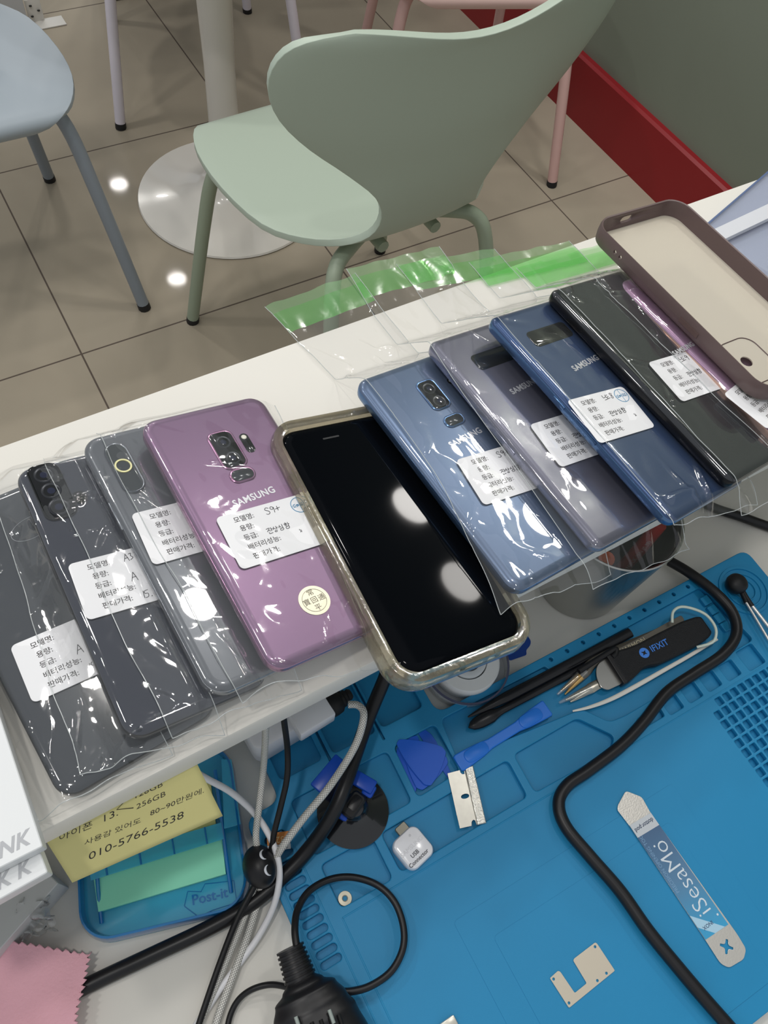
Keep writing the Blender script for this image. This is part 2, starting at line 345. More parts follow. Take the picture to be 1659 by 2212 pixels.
#MARK_PHONES
# ================================================================== PHONES ON THE SHELF
UP=Vector((0,0,1))
paper=M('label_paper',(238,238,240),.55); ink=M('label_ink',(52,46,46),.6); pen=M('pen_ink',(28,26,34),.5); stamp=M('stamp_blue',(70,140,180),.6)
glassblk=M('camera_glass',(10,12,14),.06,spec=.6)
TOPS=[]   # surfaces already laid on the shelf: (matrix inverse, half w, half l, top z local)
class Ph:
    def __init__(s,name,label,cat,c,rot,w,l,t,r,frame,glass,group=None,rough=.08,coat=1,facescreen=False):
        ya,pi,ro=[R_(q) for q in rot]
        Mx=Matrix.Rotation(ya,3,'Z')@Matrix.Rotation(pi,3,'X')@Matrix.Rotation(ro,3,'Y')
        s.t=empty(name,(c[0]/1000,c[1]/1000,CAMZ+c[2]/1000),label,cat,group,Mx)
        s.M=s.t.matrix_world.copy(); s.I=s.M.inverted(); s.w,s.l,s.th,s.r=w,l,t,r; s.top=t/2; s.grp=label
        h=t/2
        s.frame=rslab('frame',w,l,r,[(2.2e-3,-h),(.9e-3,-h+.5e-3),(.15e-3,-h+1.8e-3),(0,-.4e-3),(0,h*.35),(.25e-3,h*.5)],frame,s.t,n=8)
        s.back=rslab('screen' if facescreen else 'back_glass',w,l,r,[(.35e-3,h*.5),(.6e-3,h*.62),(1.5e-3,h*.82),(3.0e-3,h*.95),(5.0e-3,h),(5.3e-3,h)],glass,s.t,n=8,caps=(False,True),angle=80)
        TOPS.append((s.I,w/2,l/2,h))
    def loc(s,px,py,dz=0):      # measured point on the upper face, in the phone's own frame
        o=s.I@CAM; d=(s.I.to_3x3()@ray(px,py)); k=(s.top+dz-o.z)/d.z; return o+d*k
    def button(s,side,y,ln):
        box('side_button',(side*(s.w/2+.0001),y,.0004),(.0012,ln,.0022),s.frame.data.materials[0],s.t,.0004)
    def camera(s,cx,cy,w,l,r,mat=None,rim=None,lenses=(),h=.0008,name='camera_module'):
        cm=rslab(name,w,l,r,[(0,s.top-.0002),(0,s.top+h*.6),(.0005,s.top+h),(.0010,s.top+h*.85)],rim or glassblk,s.t,cx,cy,6)
        rslab('camera_window',w-.0018,l-.0018,r-.0008,[(0,s.top+h*.7),(.0002,s.top+h*.9)],mat or glassblk,cm,cx,cy,6)
        for lx,ly,lr in lenses:
            lathe('lens',[(lr,s.top+h*.85),(lr*.96,s.top+h*1.05),(lr*.8,s.top+h*1.05),(lr*.72,s.top+h*.9),(lr*.3,s.top+h*.8),(0,s.top+h*.8)],M('lens_ring',(52,54,58),.25,.6),cm,28,(lx,ly,0))
            lathe('lens_glass',[(lr*.45,s.top+h*.86),(lr*.2,s.top+h*1.0),(0,s.top+h*1.03)],M('lens_glass',(20,26,50),.04,spec=.8),cm,20,(lx,ly,0))
        return cm
    def logo(s,px,py,rot,size=.0074,col=(205,206,210),body='SAMSUNG',rough=.3):
        q=s.loc(px,py); return text('logo',body,size*.66,M('logo_silver',col,rough,.4),s.t,(q.x,q.y,s.top+.00012),rot,0,'LEFT',.00003,.00014,1.08,False,.9)
    def label(s,tl,bl,model,grade,price=None,stampq=False,w=.0465,h=.0325,lift=.0009,pct=False):
        a=s.loc(*tl); b=s.loc(*bl); th=math.atan2((a-b).y,(a-b).x)-math.pi/2
        z=s.top+lift; Rm=Matrix.Rotation(th,4,'Z')
        L=rslab('label',w,h,.0028,[(0,0),(0,.00012)],paper,s.t,w/2,-h/2,5)
        pieces=[L]
        for k,tx in enumerate(('모델명:','용량:','등급:','배터리성능:','판매가격:')):
            x=(.0082,.0092,.0088,.0086,.0088)[k]*1.0; pieces.append(text('printed_line',tx,.0038,ink,L,(x,-.0048-.0057*k,.00014),0,0,'LEFT',.00002,.00003))
        st=[]
        def g(ch,x,y,sc=1):   # pen strokes
            D={'S':[[(2.2,3),(1,3.6),(.2,2.6),(1.6,1.6),(1.9,.5),(.8,0),(0,.5)]],'9':[[(2,2.8),(1,3.5),(.3,2.5),(1.3,1.9),(2,2.9),(1.9,1.4),(1.6,0)]],'+':[[(0,1.6),(2.4,2)],[(1.2,3),(1.1,.6)]],
               'A':[[(0,0),(.7,1.8),(1.4,3.6)],[(1.4,3.6),(1.9,1.8),(2.3,-.2)],[(.5,1.4),(2.1,1.6)]],'3':[[(.2,3.2),(1.3,3.4),(.9,2.1),(1.7,1.1),(.3,.1)]],'1':[[(.8,3.4),(.6,1.6),(.5,0)]],
               '8':[[(1.8,3),(1,3.6),(.4,2.8),(1.5,1.5),(1.2,.2),(.3,.7),(1,1.9),(1.9,3)]],'5':[[(1.9,3.4),(.5,3.2),(.3,2),(1.5,1.8),(1.3,.3),(0,0)]],'0':[[(1,2),(.3,1),(1,.2),(1.7,1.1),(1,2)]],'.':[[(0,.2),(.2,0),(.35,.2)]],
               'N':[[(0,3.4),(.1,1.7),(1.6,2)],[(2.2,3.3),(2,1.5),(3.8,2)],[(2.6,2.8),(3.6,3)],[(2.5,1.5),(2.5,.4)],[(0,.2),(4.2,.8)]],'P':[[(0,0),(.9,1.5)],[(.3,1.3),(0,1.6),(.2,1.9)],[(.9,0),(.7,.4),(1,.7)]],
               'J':[[(0,3),(2,3.2),(.1,1.4)],[(1,2.2),(2,1.3)],[(2.7,3.4),(2.6,1.2)],[(2.7,2.4),(3.4,2.4)],[(.9,.9),(.9,0),(2.8,.1)]],'G':[[(1,3.2),(.1,1.6)],[(.7,2.4),(1.6,1.6)],[(2.2,3.3),(2.2,1.3)],[(2.2,2.3),(3,2.4)],[(1.3,.9),(.6,.4),(1.4,0),(2,.5),(1.3,.9)]],
               'M':[[(1,3.2),(.1,1.7)],[(.7,2.5),(1.5,1.7)],[(2.3,3.4),(2.2,1.3)],[(.6,1),(2.2,1.1),(2.1,.1),(.6,0),(.6,1)]],'H':[[(.6,3.5),(1.3,3.4)],[(0,2.9),(1.8,3)],[(.9,2.7),(.4,2.2),(1,1.8),(1.5,2.3),(.9,2.7)],[(2.4,3.5),(2.3,1.4)],[(2.4,2.5),(3,2.5)],[(.5,1.1),(2.2,1.2),(2.1,.1),(.5,0),(.5,1.1)]]}[ch]
            for pl in D: st.append([(x+a_*sc*.001,y+b_*sc*.001) for a_,b_ in pl])
        def word(wd,x,y,sc,adv):
            for ch in wd: g(ch,x,y,sc); x+=adv*(.35 if ch in '.1' else 1)
        word(model,.0262,-.0066,1.15,.0029 if 'N' not in model else .0056)
        if grade=='A': g('A',.0262,-.0185,1.35)
        elif grade: word(grade,.0218,-.0178,1.0,.0034)
        if price: word(price,.0285,-.0295,1.2,.0030)
        if pct: g('P',.0385,-.0222,1)
        if st: pieces.append(strokes('handwriting',st,.00016,pen,L,.00018,3))
        if stampq:
            cx,cy=w-.0062,-.0062; ring=[Vector((cx+.0048*math.cos(k*math.pi/16),cy+.0048*math.sin(k*math.pi/16),.00016)) for k in range(33)]
            pts=[tube_geo(ring,.0002,5),tube_geo([Vector((cx,cy-.0046,.00016)),Vector((cx,cy+.0046,.00016))],.00014,5),tube_geo([Vector((cx-.0046,cy,.00016)),Vector((cx+.0046,cy,.00016))],.00012,5)]
            pts+=[tube_geo([Vector((cx+a_,cy+b_,.00016)),Vector((cx+a_+.0014,cy+b_+c_,.00016))],.00022,5) for a_,b_,c_ in((-.0038,.0005,.0006),(-.0038,-.0007,0),(-.0020,.0004,0),(-.0020,-.0008,.0006),(.0006,.0008,0),(.0006,-.0006,0),(.0022,.0005,.0004),(.0022,-.0008,0))]
            pieces.append(multi('stamp',pts,stamp,L))
        T=Matrix.Translation((a.x,a.y,z))@Rm
        for o in pieces: o.data.transform(T)
        return L
slate=M('phone_slate',(50,54,60),.10,coat=.6); navy=M('phone_navy',(27,32,48),.06,coat=1); grey=M('phone_grey',(88,92,98),.28,coat=1,metal=.35)
lilac=M('phone_lilac',(124,94,124),.32,metal=.55,coat=1); lframe=M('frame_lilac',(160,120,150),.22,.85)
coral=M('phone_coralblue',(86,104,132),.30,metal=.5,coat=1); cframe=M('frame_blue',(90,120,160),.22,.85)
orchid=M('phone_orchid_grey',(96,96,112),.30,metal=.4,coat=1); oframe=M('frame_orchid',(140,142,160),.22,.85)
dsea=M('phone_deepsea',(34,62,104),.28,metal=.4,coat=1); midn=M('phone_midnight',(26,29,34),.07,coat=1)
bframe=M('frame_black',(24,25,28),.25,.5); gframe=M('frame_steel',(130,134,140),.25,.85); rose=M('phone_rose',(146,112,142),.3,metal=.45,coat=1); rframe=M('frame_rosegold',(214,172,154),.25,.7)
G='bagged phones laid in a row on the shelf'
p1=Ph('phone','large slate grey phone lowest in the row at the left end','phone',(-25.9,201.6,-394),(5.9,-.3,4.5),.080,.168,.0088,.010,bframe,slate,G)
p1.label((22,1398),(64,1502),'','A','19'); ci=strokes('protector_cutout',[[(math.cos(k*math.pi/6)*.011-(.004 if False else 0),math.sin(k*math.pi/6)*.0065) for k in range(13)]],.00012,M('cut_line',(190,195,200),.3),p1.t,0,3)
q=p1.loc(68,1140); ci.data.transform(Matrix.Translation((q.x,q.y,p1.top+.0002))@Matrix.Rotation(R_(8),4,'Z'))
p2=Ph('phone','dark navy phone with four lens camera block, second from the left','phone',(13.5,201.4,-383.5),(.4,1.5,12.5),.0731,.1593,.0086,.0095,bframe,navy,G)
q=p2.loc(112,1062); p2.camera(q.x,q.y,.0165,.036,.0052,lenses=[(q.x-.0005,q.y+.0108,.0052),(q.x-.0003,q.y,.0052),(q.x,q.y-.0108,.0055)],h=.0012); q2=p2.loc(172,1075); p2.camera(q2.x,q2.y,.008,.008,.004,h=.0006,name='flash')
p2.button(-1,.022,.020); p2.button(-1,-.004,.010); p2.label((145,1222),(180,1320),'A31','A','15.0')
p3=Ph('phone','grey phone with a pill shaped camera, third from the left','phone',(53.5,204.1,-383),(1.9,1.2,13.2),.077,.1625,.0080,.011,gframe,grey,G)
q=p3.loc(269,1012); cm=p3.camera(q.x,q.y,.0125,.0345,.0062,M('cam_greyglass',(70,74,76),.08,spec=.8),gframe,h=.0016)
lathe('lens_ring',[(.0046,p3.top+.0014),(.0045,p3.top+.0019),(.0036,p3.top+.0019),(.0035,p3.top+.0014)],M('gold_ring',(226,222,170),.3,.5),cm,32,(p3.loc(266,1010).x,p3.loc(266,1010).y,0),closed=True)
p3.label((282,1113),(324,1208),'A9','A','1'); p3.button(-1,.030,.018)
p4=Ph('phone','lilac purple phone with uncovered stamp label and gold coin sticker','phone',(82.1,196.4,-373.5),(1.2,1.5,12.8),.0738,.1581,.0085,.0095,lframe,lilac,G)
q=p4.loc(491,972); p4.camera(q.x,q.y,.0150,.0262,.0045,rim=lframe,lenses=[(q.x,q.y+.0052,.0042),(q.x+.0004,q.y-.0062,.0042)]); q=p4.loc(524,1026); p4.camera(q.x,q.y,.0145,.0092,.0042,M('fp_grey',(52,56,60),.15,.3),lframe,name='fingerprint_reader')
q=p4.loc(534,957); fl=p4.camera(q.x,q.y,.0052,.0135,.0024,h=.0004,name='flash'); lathe('flash_lamp',[(.0016,p4.top+.0003),(.0012,p4.top+.0007),(0,p4.top+.0008)],M('flash_lens',(235,232,215),.25),fl,16,(q.x,q.y+.0042,0))
p4.logo(504,1090,R_(3.5),.0088); p4.label((464,1121),(508,1208),'S9+','JGMH',None,True,w=.052,pct=True)
q=p4.loc(679,1297); gc=M('coin_foil',(214,208,186),.32,.75)
cs=lathe('coin_sticker',[(.0,p4.top),(.0082,p4.top),(.0082,p4.top+.0003),(.0,p4.top+.0003)],gc,p4.t,40,(q.x,q.y,0)); dk=M('coin_mark',(92,86,70),.5,.3)
lathe('coin_ring',[(.0064,p4.top+.0003),(.0064,p4.top+.00038),(.0062,p4.top+.00038),(.0062,p4.top+.0003)],dk,cs,40,(q.x,q.y,0),closed=True)
for ch,dx,dy in(('常',0,.0044),('平',0,-.0044),('通',.0042,0),('寶',-.0042,0),('回',0,0)): text('coin_character',ch,.0038,dk,cs,(q.x+dx,q.y+dy,p4.top+.00034),R_(4),0,'CENTER',.00002)
p5=Ph('phone','black screen-up phone in a yellowed clear bumper case, middle of the row','phone',(144.5,163.5,-383.5),(-3.0,0,12.5),.0774,.1575,.0080,.0115,M('frame_steel2',(60,62,66),.25,.8),M('phone_screen',(7,9,13),.04,spec=.08,coat=0),G,facescreen=True)
text_=None; q=p5.loc(715,945); rslab('earpiece',.0105,.0011,.0005,[(0,p5.top),(0,p5.top+.00015)],M('mesh_dark',(30,31,34),.5),p5.t,q.x,q.y,4)
p6=Ph('phone','steel blue phone with dual camera, first to the right of the cased phone','phone',(209.7,181.3,-381.8),(3.8,1.5,8.0),.0738,.1581,.0085,.0095,cframe,coral,G)
q=p6.loc(936,853); p6.camera(q.x,q.y,.0140,.0235,.0042,rim=cframe,lenses=[(q.x,q.y+.0048,.0042),(q.x+.0003,q.y-.0058,.0042)]); q=p6.loc(981,908); p6.camera(q.x,q.y,.0142,.0088,.0040,M('fp_grey',(52,56,60),.15,.3),cframe,name='fingerprint_reader'); q=p6.loc(973,823); p6.camera(q.x,q.y,.0046,.0046,.0022,M('flash_lens',(235,232,215),.25),h=.0004,name='flash')
p6.logo(972,963,R_(4),.0088); p6.label((983,996),(1030,1071),'S9+','JGMH',w=.050,pct=True)
p7=Ph('phone','orchid grey phone with wide camera bar lying over the steel blue one','phone',(262.7,182.8,-377.0),(3.5,1.2,9.0),.0748,.1625,.0086,.0065,oframe,orchid,G)
q=p7.loc(1063,773); p7.camera(q.x+.004,q.y,.036,.0125,.0030,h=.0004); p7.button(-1,.0,.018)
p7.logo(1104,848,R_(4.5),.0085,(170,172,178)); p7.label((1142,920),(1195,992),'N8','JGMH',w=.048)
p8=Ph('phone','deep blue phone with a fully visible stamped label, on the grey one','phone',(299.6,175.0,-366.0),(4.8,2.0,12.2),.0748,.1625,.0086,.0065,cframe,dsea,G)
q=p8.loc(1188,722); p8.camera(q.x,q.y,.034,.0125,.0030,h=.0004); p8.button(-1,-.012,.018); p8.button(-1,.012,.010)
p8.logo(1238,798,R_(4.5),.0088,(190,194,200)); p8.label((1222,868),(1279,942),'N8','JGMH',None,True,pct=True)
p9=Ph('phone','black phone between the deep blue and the rose gold edged phones','phone',(348.8,178.9,-366.5),(4.8,2.2,12.2),.0764,.1619,.0088,.0065,bframe,midn,G)
p9.label((1397,786),(1458,855),'N9','JGMH')
p10=Ph('phone','lilac phone with rose gold edge under the smoky case','phone',(399.6,180.0,-371.5),(3.6,-.4,9.0),.0687,.1477,.0085,.009,rframe,rose,G)
p10.button(-1,.022,.021); p10.label((1561,854),(1637,915),'S','JGMH'); p10.logo(1455,765,R_(4.5),.0075,(200,170,160))
#MARK_BAGS
# ------------------------------------------------------------------ clear bags draped over the phones
clearf=film('bag_film'); greenf=film('bag_green_strip',(.66,.92,.62),.30,(128,212,120),1.3,.12,.15); greenl=film('bag_pale_strip',(.80,.95,.78),.22,(165,218,155),1.3,.12,.15)
def topz(x,y,n):
    z=SH+.0008
    for I,hw,hl,h in TOPS[:n]:
        Mm=I.inverted(); a,b,c,d=Mm[0][0],Mm[0][1],Mm[1][0],Mm[1][1]; X=x-Mm[0][3]-Mm[0][2]*h; Y=y-Mm[1][3]-Mm[1][2]*h; D=a*d-b*c
        lx=(d*X-b*Y)/D; ly=(a*Y-c*X)/D; qx=max(abs(lx)-hw,0); qy=max(abs(ly)-hl,0); dd=math.hypot(qx,qy)
        cx=max(-hw,min(hw,lx)); cy=max(-hl,min(hl,ly)); zz=Mm[2][0]*cx+Mm[2][1]*cy+Mm[2][2]*h+Mm[2][3]
        ed=min(hw-abs(cx),hl-abs(cy)); zz-= .0014*max(0,1-ed/.004)**2
        z=max(z,zz+.0005-dd*1.1)
    return z
def bag(label,quad,n,seed,green=True,zc=None,nu=76,nv=136,amp=.0030,bow=0):
    rnd=random.Random(seed); zc=zc or SH+.012
    A,B,Cc,D=[P(x,y,zc).to_2d() for x,y in quad]
    folds=[]
    for k in range(34):
        if k%2: c=(rnd.choice((0,1)),rnd.random())
        else: c=(rnd.random(),rnd.choice((.25,.35,.95,1)))
        an=rnd.uniform(0,2*math.pi); folds.append((c[0],c[1],math.cos(an),math.sin(an),rnd.uniform(.05,.28),rnd.uniform(.5,1.2)*amp*rnd.choice((-.4,1)),rnd.uniform(.005,.013)))
    v=[];f=[];mi=[]
    for j in range(nv+1):
        t=j/nv
        for i in range(nu+1):
            u=i/nu; p=(A*(1-u)+B*u)*(1-t)+(D*(1-u)+Cc*u)*t; p=p+Vector((bow*math.sin(math.pi*t)*(1-u),0))
            wig=.0018*noise.noise(Vector((t*6,seed*3.1,0))) ; p=p+Vector((wig,.0020*noise.noise(Vector((u*5,seed*7.7,4)))*(1 if j<4 or j>nv-4 else .3)))
            z=0;  r=.0012
            for dx,dy in((0,0),(r,0),(-r,0),(0,r),(0,-r)): z+=topz(p.x+dx,p.y+dy,n)/5
            wz=0
            for fx,fy,ca,sa,ln,am,wd in folds:
                X=(u-fx); Y=(t-fy)*2.3; al=X*ca+Y*sa; pe=-X*sa+Y*ca
                if 0<al<ln*2: wz+=am*math.exp(-(pe/wd/1.4)**2)*min(1,al/.06)*max(0,1-al/(ln*2))
            nz=noise.noise(Vector((u*4+seed,t*9,seed)))*.0006+abs(noise.noise(Vector((u*5+seed,t*11,seed+5))))*.0006
            z+=max(0,wz+.0006+nz)
            if p.y>SY1: z+=min(.012,(p.y-SY1)*.12)
            v.append((p.x,p.y,z))
    for j in range(nv):
        for i in range(nu):
            a=j*(nu+1)+i; f.append((a,a+1,a+nu+2,a+nu+1)); t=(j+.5)/nv
            mi.append((2 if t<.032 else (1 if t<.068 else (0 if t<.098 and False else (1 if t<.095 else 0)))) if green else 0)
    t=empty('plastic_bag',((A.x+Cc.x)/2,(A.y+Cc.y)/2,SH),label,'plastic bag','clear plastic bags around the phones'); off=Vector(t.location)
    vv=[Vector(q)-off for q in v]
    def part(nm,ids,mt):
        keep=[f[k] for k in range(len(f)) if mi[k] in ids]
        if not keep: return
        us=sorted({q for ff in keep for q in ff}); mp={q:k for k,q in enumerate(us)}
        mesh(nm,[vv[q] for q in us],[tuple(mp[q] for q in ff) for ff in keep],mt,t,True,180)
    for sd in(0,nu): 
        e_=[vv[j*(nu+1)+sd]+Vector((0,0,.0002)) for j in range(nv+1)]; multi('side_seam',[tube_geo(e_,.00022,5)],M('seam_clear',(225,230,230),.2,spec=.8,trans=.5),t)
    e_=[vv[nv*(nu+1)+k]+Vector((0,0,.0002)) for k in range(nu+1)]; multi('bottom_seam',[tube_geo(e_,.00022,5)],M('seam_clear',(225,230,230),.2),t)
    part('film_sheet',(0,),clearf); part('adhesive_strip',(1,),greenf); part('flap',(2,),greenl)
    return t
bag('crinkled clear bag around the large slate phone, spilling off the left side',[(-190,1040),(90,985),(370,1625),(75,1768)],1,1,False,SH+.008)
bag('clear bag around the navy four-lens phone with its edge on the slate phone',[(-30,1018),(200,958),(480,1572),(172,1676)],2,2,False,SH+.016)
bag('clear bag around the grey phone with pill shaped camera',[(83,968),(330,912),(650,1472),(368,1592)],3,3,False,SH+.020)
bag('clear bag around the lilac phone with the coin sticker',[(205,930),(592,866),(818,1425),(520,1515)],4,4,False,SH+.022,amp=.0010)
bag('clear bag with green strip around the steel blue dual camera phone, leftmost strip',[(571,632),(770,560),(1340,1215),(1082,1325)],6,6,True,SH+.018,bow=.016)
bag('clear bag with green strip around the orchid grey phone',[(750,543),(955,492),(1520,1150),(1290,1262)],7,7,True,SH+.022)
bag('clear bag with green strip around the deep blue phone',[(862,520),(1080,482),(1660,1062),(1430,1165)],8,8,True,SH+.026)
bag('clear bag with green strip around the black phone near the smoky case',[(1025,510),(1250,462),(1800,1000),(1600,1112)],9,9,True,SH+.026)
bag('short clear bag with bright green strip, rightmost, reaching under the smoky case',[(1130,530),(1335,475),(1830,930),(1680,1030)],10,10,True,SH+.022)
# ------------------------------------------------------------------ clear bumper case around the middle phone
def cut(o,cs):
    for c in cs:
        md=o.modifiers.new('b','BOOLEAN'); md.operation='DIFFERENCE'; md.object=c; md.solver='EXACT'
    bpy.context.view_layer.update(); dg=bpy.context.evaluated_depsgraph_get(); me=bpy.data.meshes.new_from_object(o.evaluated_get(dg)); o.modifiers.clear(); o.data=me
    for c in cs: bpy.data.objects.remove(c)
def ringloft(name,w,l,r,prof,mat,parent,bulge=0,n=14,dents=()):
    base=rr(w,l,r,n); cen=Vector((0,0)); N=len(base); rings=[]
    nrm=[]
    for i in range(N):
        a=Vector(base[i-1]); b=Vector(base[(i+1)%N]); d=(b-a).normalized(); nrm.append(Vector((d.y,-d.x)))
    for i in range(N):
        p=Vector(base[i]); d=min(abs(abs(p.x)-w/2)+0,1); cr=math.hypot(max(0,abs(p.x)-(w/2-r)),max(0,abs(p.y)-(l/2-r)))
        k=bulge if (abs(p.x)>w/2-r*1.25 and abs(p.y)>l/2-r*1.25) else 0
        rings.append([(p.x+nrm[i].x*(o+(k if o>0 else 0)),p.y+nrm[i].y*(o+(k if o>0 else 0)),z+(k*.35 if z>0 else -k*.3)) for o,z in prof])
    n2=len(prof); v=[q for R in rings for q in R]; f=[]
    for i in range(N):
        for k in range(n2): a=i*n2+k; b=i*n2+(k+1)%n2; c=((i+1)%N)*n2; f.append((a,b,c+(k+1)%n2,c+k))
    return fixn(mesh(name,v,f,mat,parent,True,50))
tpu=M('yellowed_tpu',(205,196,172),.10,trans=.88,ior=1.42,bump=.15,bscale=260,var=.12,vscale=90,coat=.5)
tc=empty('bumper_case',p5.M.translation,'yellowed clear bumper case with thick corners holding the black-screen phone','phone case',None,p5.M.to_3x3())
h=p5.top
bl=rr(p5.w,p5.l,p5.r,14)
ringloft('bumper',p5.w+.0004,p5.l+.0004,p5.r,[(0,h*.5),(-.0004,h+.0001),(.0005,h+.0008),(.0013,h+.0006),(.0021,h*.45),(.0023,-h*.6),(.0016,-h-.001),(0,-h-.0014)],tpu,tc,.0034)
for y,ln in((.045,.010),(.022,.013)): box('button_cover',(-p5.w/2-.0031,y,.0006),(.0022,ln,.0042),tpu,tc,.0009)
tube('side_seam',[(-p5.w/2-.0020,-.055,h*.9),(-p5.w/2-.0022,0,h*.92),(-p5.w/2-.0020,.052,h*.9)],.0005,tpu,tc,8)
for x in(-.006,.016): lathe('case_port',[(.0,0),(.0018,0),(.0016,.0012),(0,.0013)],M('port_blue',(96,130,140),.3,trans=.3),tc,14,(x,-p5.l/2-.0034,h*.3))
# ------------------------------------------------------------------ smoky case on top at the right
smoke=M('smoky_rim',(112,94,92),.34,trans=.18,ior=1.4); milky=M('milky_back',(224,216,200),.32,trans=.35,ior=1.35)
Mx=(Matrix.Rotation(R_(.8),3,'Z')@Matrix.Rotation(R_(-1.2),3,'X')@Matrix.Rotation(R_(4.5),3,'Y'))
tk=empty('phone_case',(.4127,.2137,CAMZ-.3590),'empty smoky phone case with milky see-through back lying open side up','phone case',None,Mx)
W2,L2,H2=.0815,.166,.0062
rim=ringloft('rim',W2-.003,L2-.003,.0125,[(-.0004,H2*.82),(0,H2),(.0010,H2+.0003),(.0016,H2*.75),(.0018,0),(.0012,-H2*.8),(0,-H2),(-.0016,-H2),(-.0012,-H2*.6),(0,0)],smoke,tk,0)
def cy(c,r,ax,ln=.012):
    bm=bmesh.new(); bmesh.ops.create_cone(bm,cap_ends=True,segments=20,radius1=r,radius2=r,depth=ln)
    if ax=='X': bmesh.ops.rotate(bm,cent=(0,0,0),matrix=Matrix.Rotation(R_(90),3,'Y'),verts=bm.verts)
    if ax=='Y': bmesh.ops.rotate(bm,cent=(0,0,0),matrix=Matrix.Rotation(R_(90),3,'X'),verts=bm.verts)
    bmesh.ops.translate(bm,vec=c,verts=bm.verts); me=bpy.data.meshes.new('c'); bm.to_mesh(me); bm.free(); o=bpy.data.objects.new('c',me); C.objects.link(o); o.parent=tk; return o
c1=box('c',(-.008,L2/2,.0005),(.0115,.012,.0052),smoke,tk,.0022)
cut(rim,[c1,cy((-W2/2,.056,.0008),.0014,'X'),cy((-W2/2,.0505,.0008),.0014,'X')])
rslab('side_button_cover',.0012,.017,.0005,[(0,-.0016),(0,.0016)],M('smoky_button',(96,76,72),.5),tk,-W2/2-.0002,-.018,3)
bp=[rr(W2-.0034,L2-.0034,.0125,8)]
hx,hy=W2/2-.0245,-L2/2+.026
plate('back_panel',bp[0],[[(hx+.013-.0235*1+.0105*math.cos(a*math.pi/12),hy+.008+.0105*math.sin(a*math.pi/12)) for a in range(24)]] if False else [[(-W2/2+.0215+.004*math.cos(a*math.pi/8),-L2/2+.030+.004*math.sin(a*math.pi/8)) for a in range(16)]],-H2+.0002,-H2+.0012,milky,tk,.0002)
ringloft('camera_ring',.030,.034,.009,[(0,-H2+.0013),(.0004,-H2+.0018),(.0008,-H2+.0013)],smoke,tk,0).location=(-W2/2+.024,-L2/2+.030,0)
# ------------------------------------------------------------------ acrylic holder at the right end of the shelf
acr=film('acrylic',(.86,.89,.97),.25,(205,210,228),1.5,.05,0); acre=M('acrylic_edge',(120,140,185),.12,trans=.5)
a,b=P(1512,505,SH),P(1659,378,SH+.0); ta=empty('acrylic_holder',(a.x,a.y,SH),'clear bluish acrylic display holder at the right end of the shelf','display holder')
d=(b-a); d.z=0; nrm=Vector((d.y,-d.x,0)).normalized(); L_=.16; dn=d.normalized()
def slabq(name,q,th,mt):
    v=[Vector(x)-Vector(ta.location) for x in q]; v2=[x+Vector((0,0,th)) for x in v]
    return fixn(mesh(name,v+v2,[(3,2,1,0),(4,5,6,7)]+[(i,(i+1)%4,4+(i+1)%4,4+i) for i in range(4)],mt,ta,True,30))
q0=a+Vector((0,0,.0004)); q1=a+dn*.30+Vector((0,0,.0004)); lift=Vector((0,0,.0004))
slabq('base_panel',[q0,q1,q1+nrm*L_,q0+nrm*L_],.003,acr)
slabq('panel_edge',[q0-nrm*.0015,q1-nrm*.0015,q1,q0],.0034,acre)
c=P(1540,535,SH+.004); e=P(1659,478,SH+.004); slabq('stop_ledge',[c,e+(e-c)*1.2,e+(e-c)*1.2+Vector((.002,.012,0)),c+Vector((.002,.012,0))],.004,M('ledge_white',(228,230,236),.25,trans=.2))
#MARK_TOOLS
# ================================================================== CABLES
def T(lbl,nm,pts,r,mt,cat='cable',group=None,**k):
    """pts: (px,py,height)"""
    o=tube(nm,[P(x,y,z) for x,y,z in pts],r,mt,None,**k); return tag(o,lbl,cat,group)
cblk=M('cable_black',(22,22,25),.38,spec=.5); cthin=M('cable_thin_black',(20,20,22),.5); cwh=M('cable_white',(232,232,235),.35)
def braid():
    m=M('braid_white',(225,222,212),.5,metal=.15); nt=m.node_tree; N=nt.nodes.new; L=nt.links.new; b=nt.nodes['Principled BSDF']
    uv=N('ShaderNodeUVMap'); sp=N('ShaderNodeSeparateXYZ'); L(uv.outputs[0],sp.inputs[0]); outs=[]
    for sg in(1,-1):
        a=N('ShaderNodeMath'); a.operation='MULTIPLY'; a.inputs[1].default_value=8*sg; L(sp.outputs[0],a.inputs[0])
        c=N('ShaderNodeMath'); c.operation='MULTIPLY_ADD'; c.inputs[1].default_value=620; L(sp.outputs[1],c.inputs[0]); L(a.outputs[0],c.inputs[2])
        d=N('ShaderNodeMath'); d.operation='PINGPONG'; d.inputs[1].default_value=.5; L(c.outputs[0],d.inputs[0]); outs.append(d)
    mn=N('ShaderNodeMath'); mn.operation='MINIMUM'; L(outs[0].outputs[0],mn.inputs[0]); L(outs[1].outputs[0],mn.inputs[1])
    r=N('ShaderNodeValToRGB'); r.color_ramp.elements[0].position=.03; r.color_ramp.elements[1].position=.16; r.color_ramp.elements[0].color=lin((105,104,100)); r.color_ramp.elements[1].color=lin((232,230,224)); L(mn.outputs[0],r.inputs[0]); L(r.outputs[0],b.inputs['Base Color'])
    bp=N('ShaderNodeBump'); bp.inputs['Strength'].default_value=.5; bp.inputs['Distance'].default_value=.0005; L(mn.outputs[0],bp.inputs['Height']); L(bp.outputs[0],b.inputs['Normal']); return m
brd=braid()
T('thick black power cable running from under the shelf down to the pink cloth','power_cable',[(845,1415,.80),(833,1460,.785),(800,1540,.775),(768,1630,.772),(740,1710,.772),(712,1770,.765),(670,1830,.752),(620,1885,.746),(545,1950,.742),(450,2005,.741),(330,2062,.739),(240,2104,.737),(182,2132,.736),(80,2180,.736)],.0047,cblk,n=14)
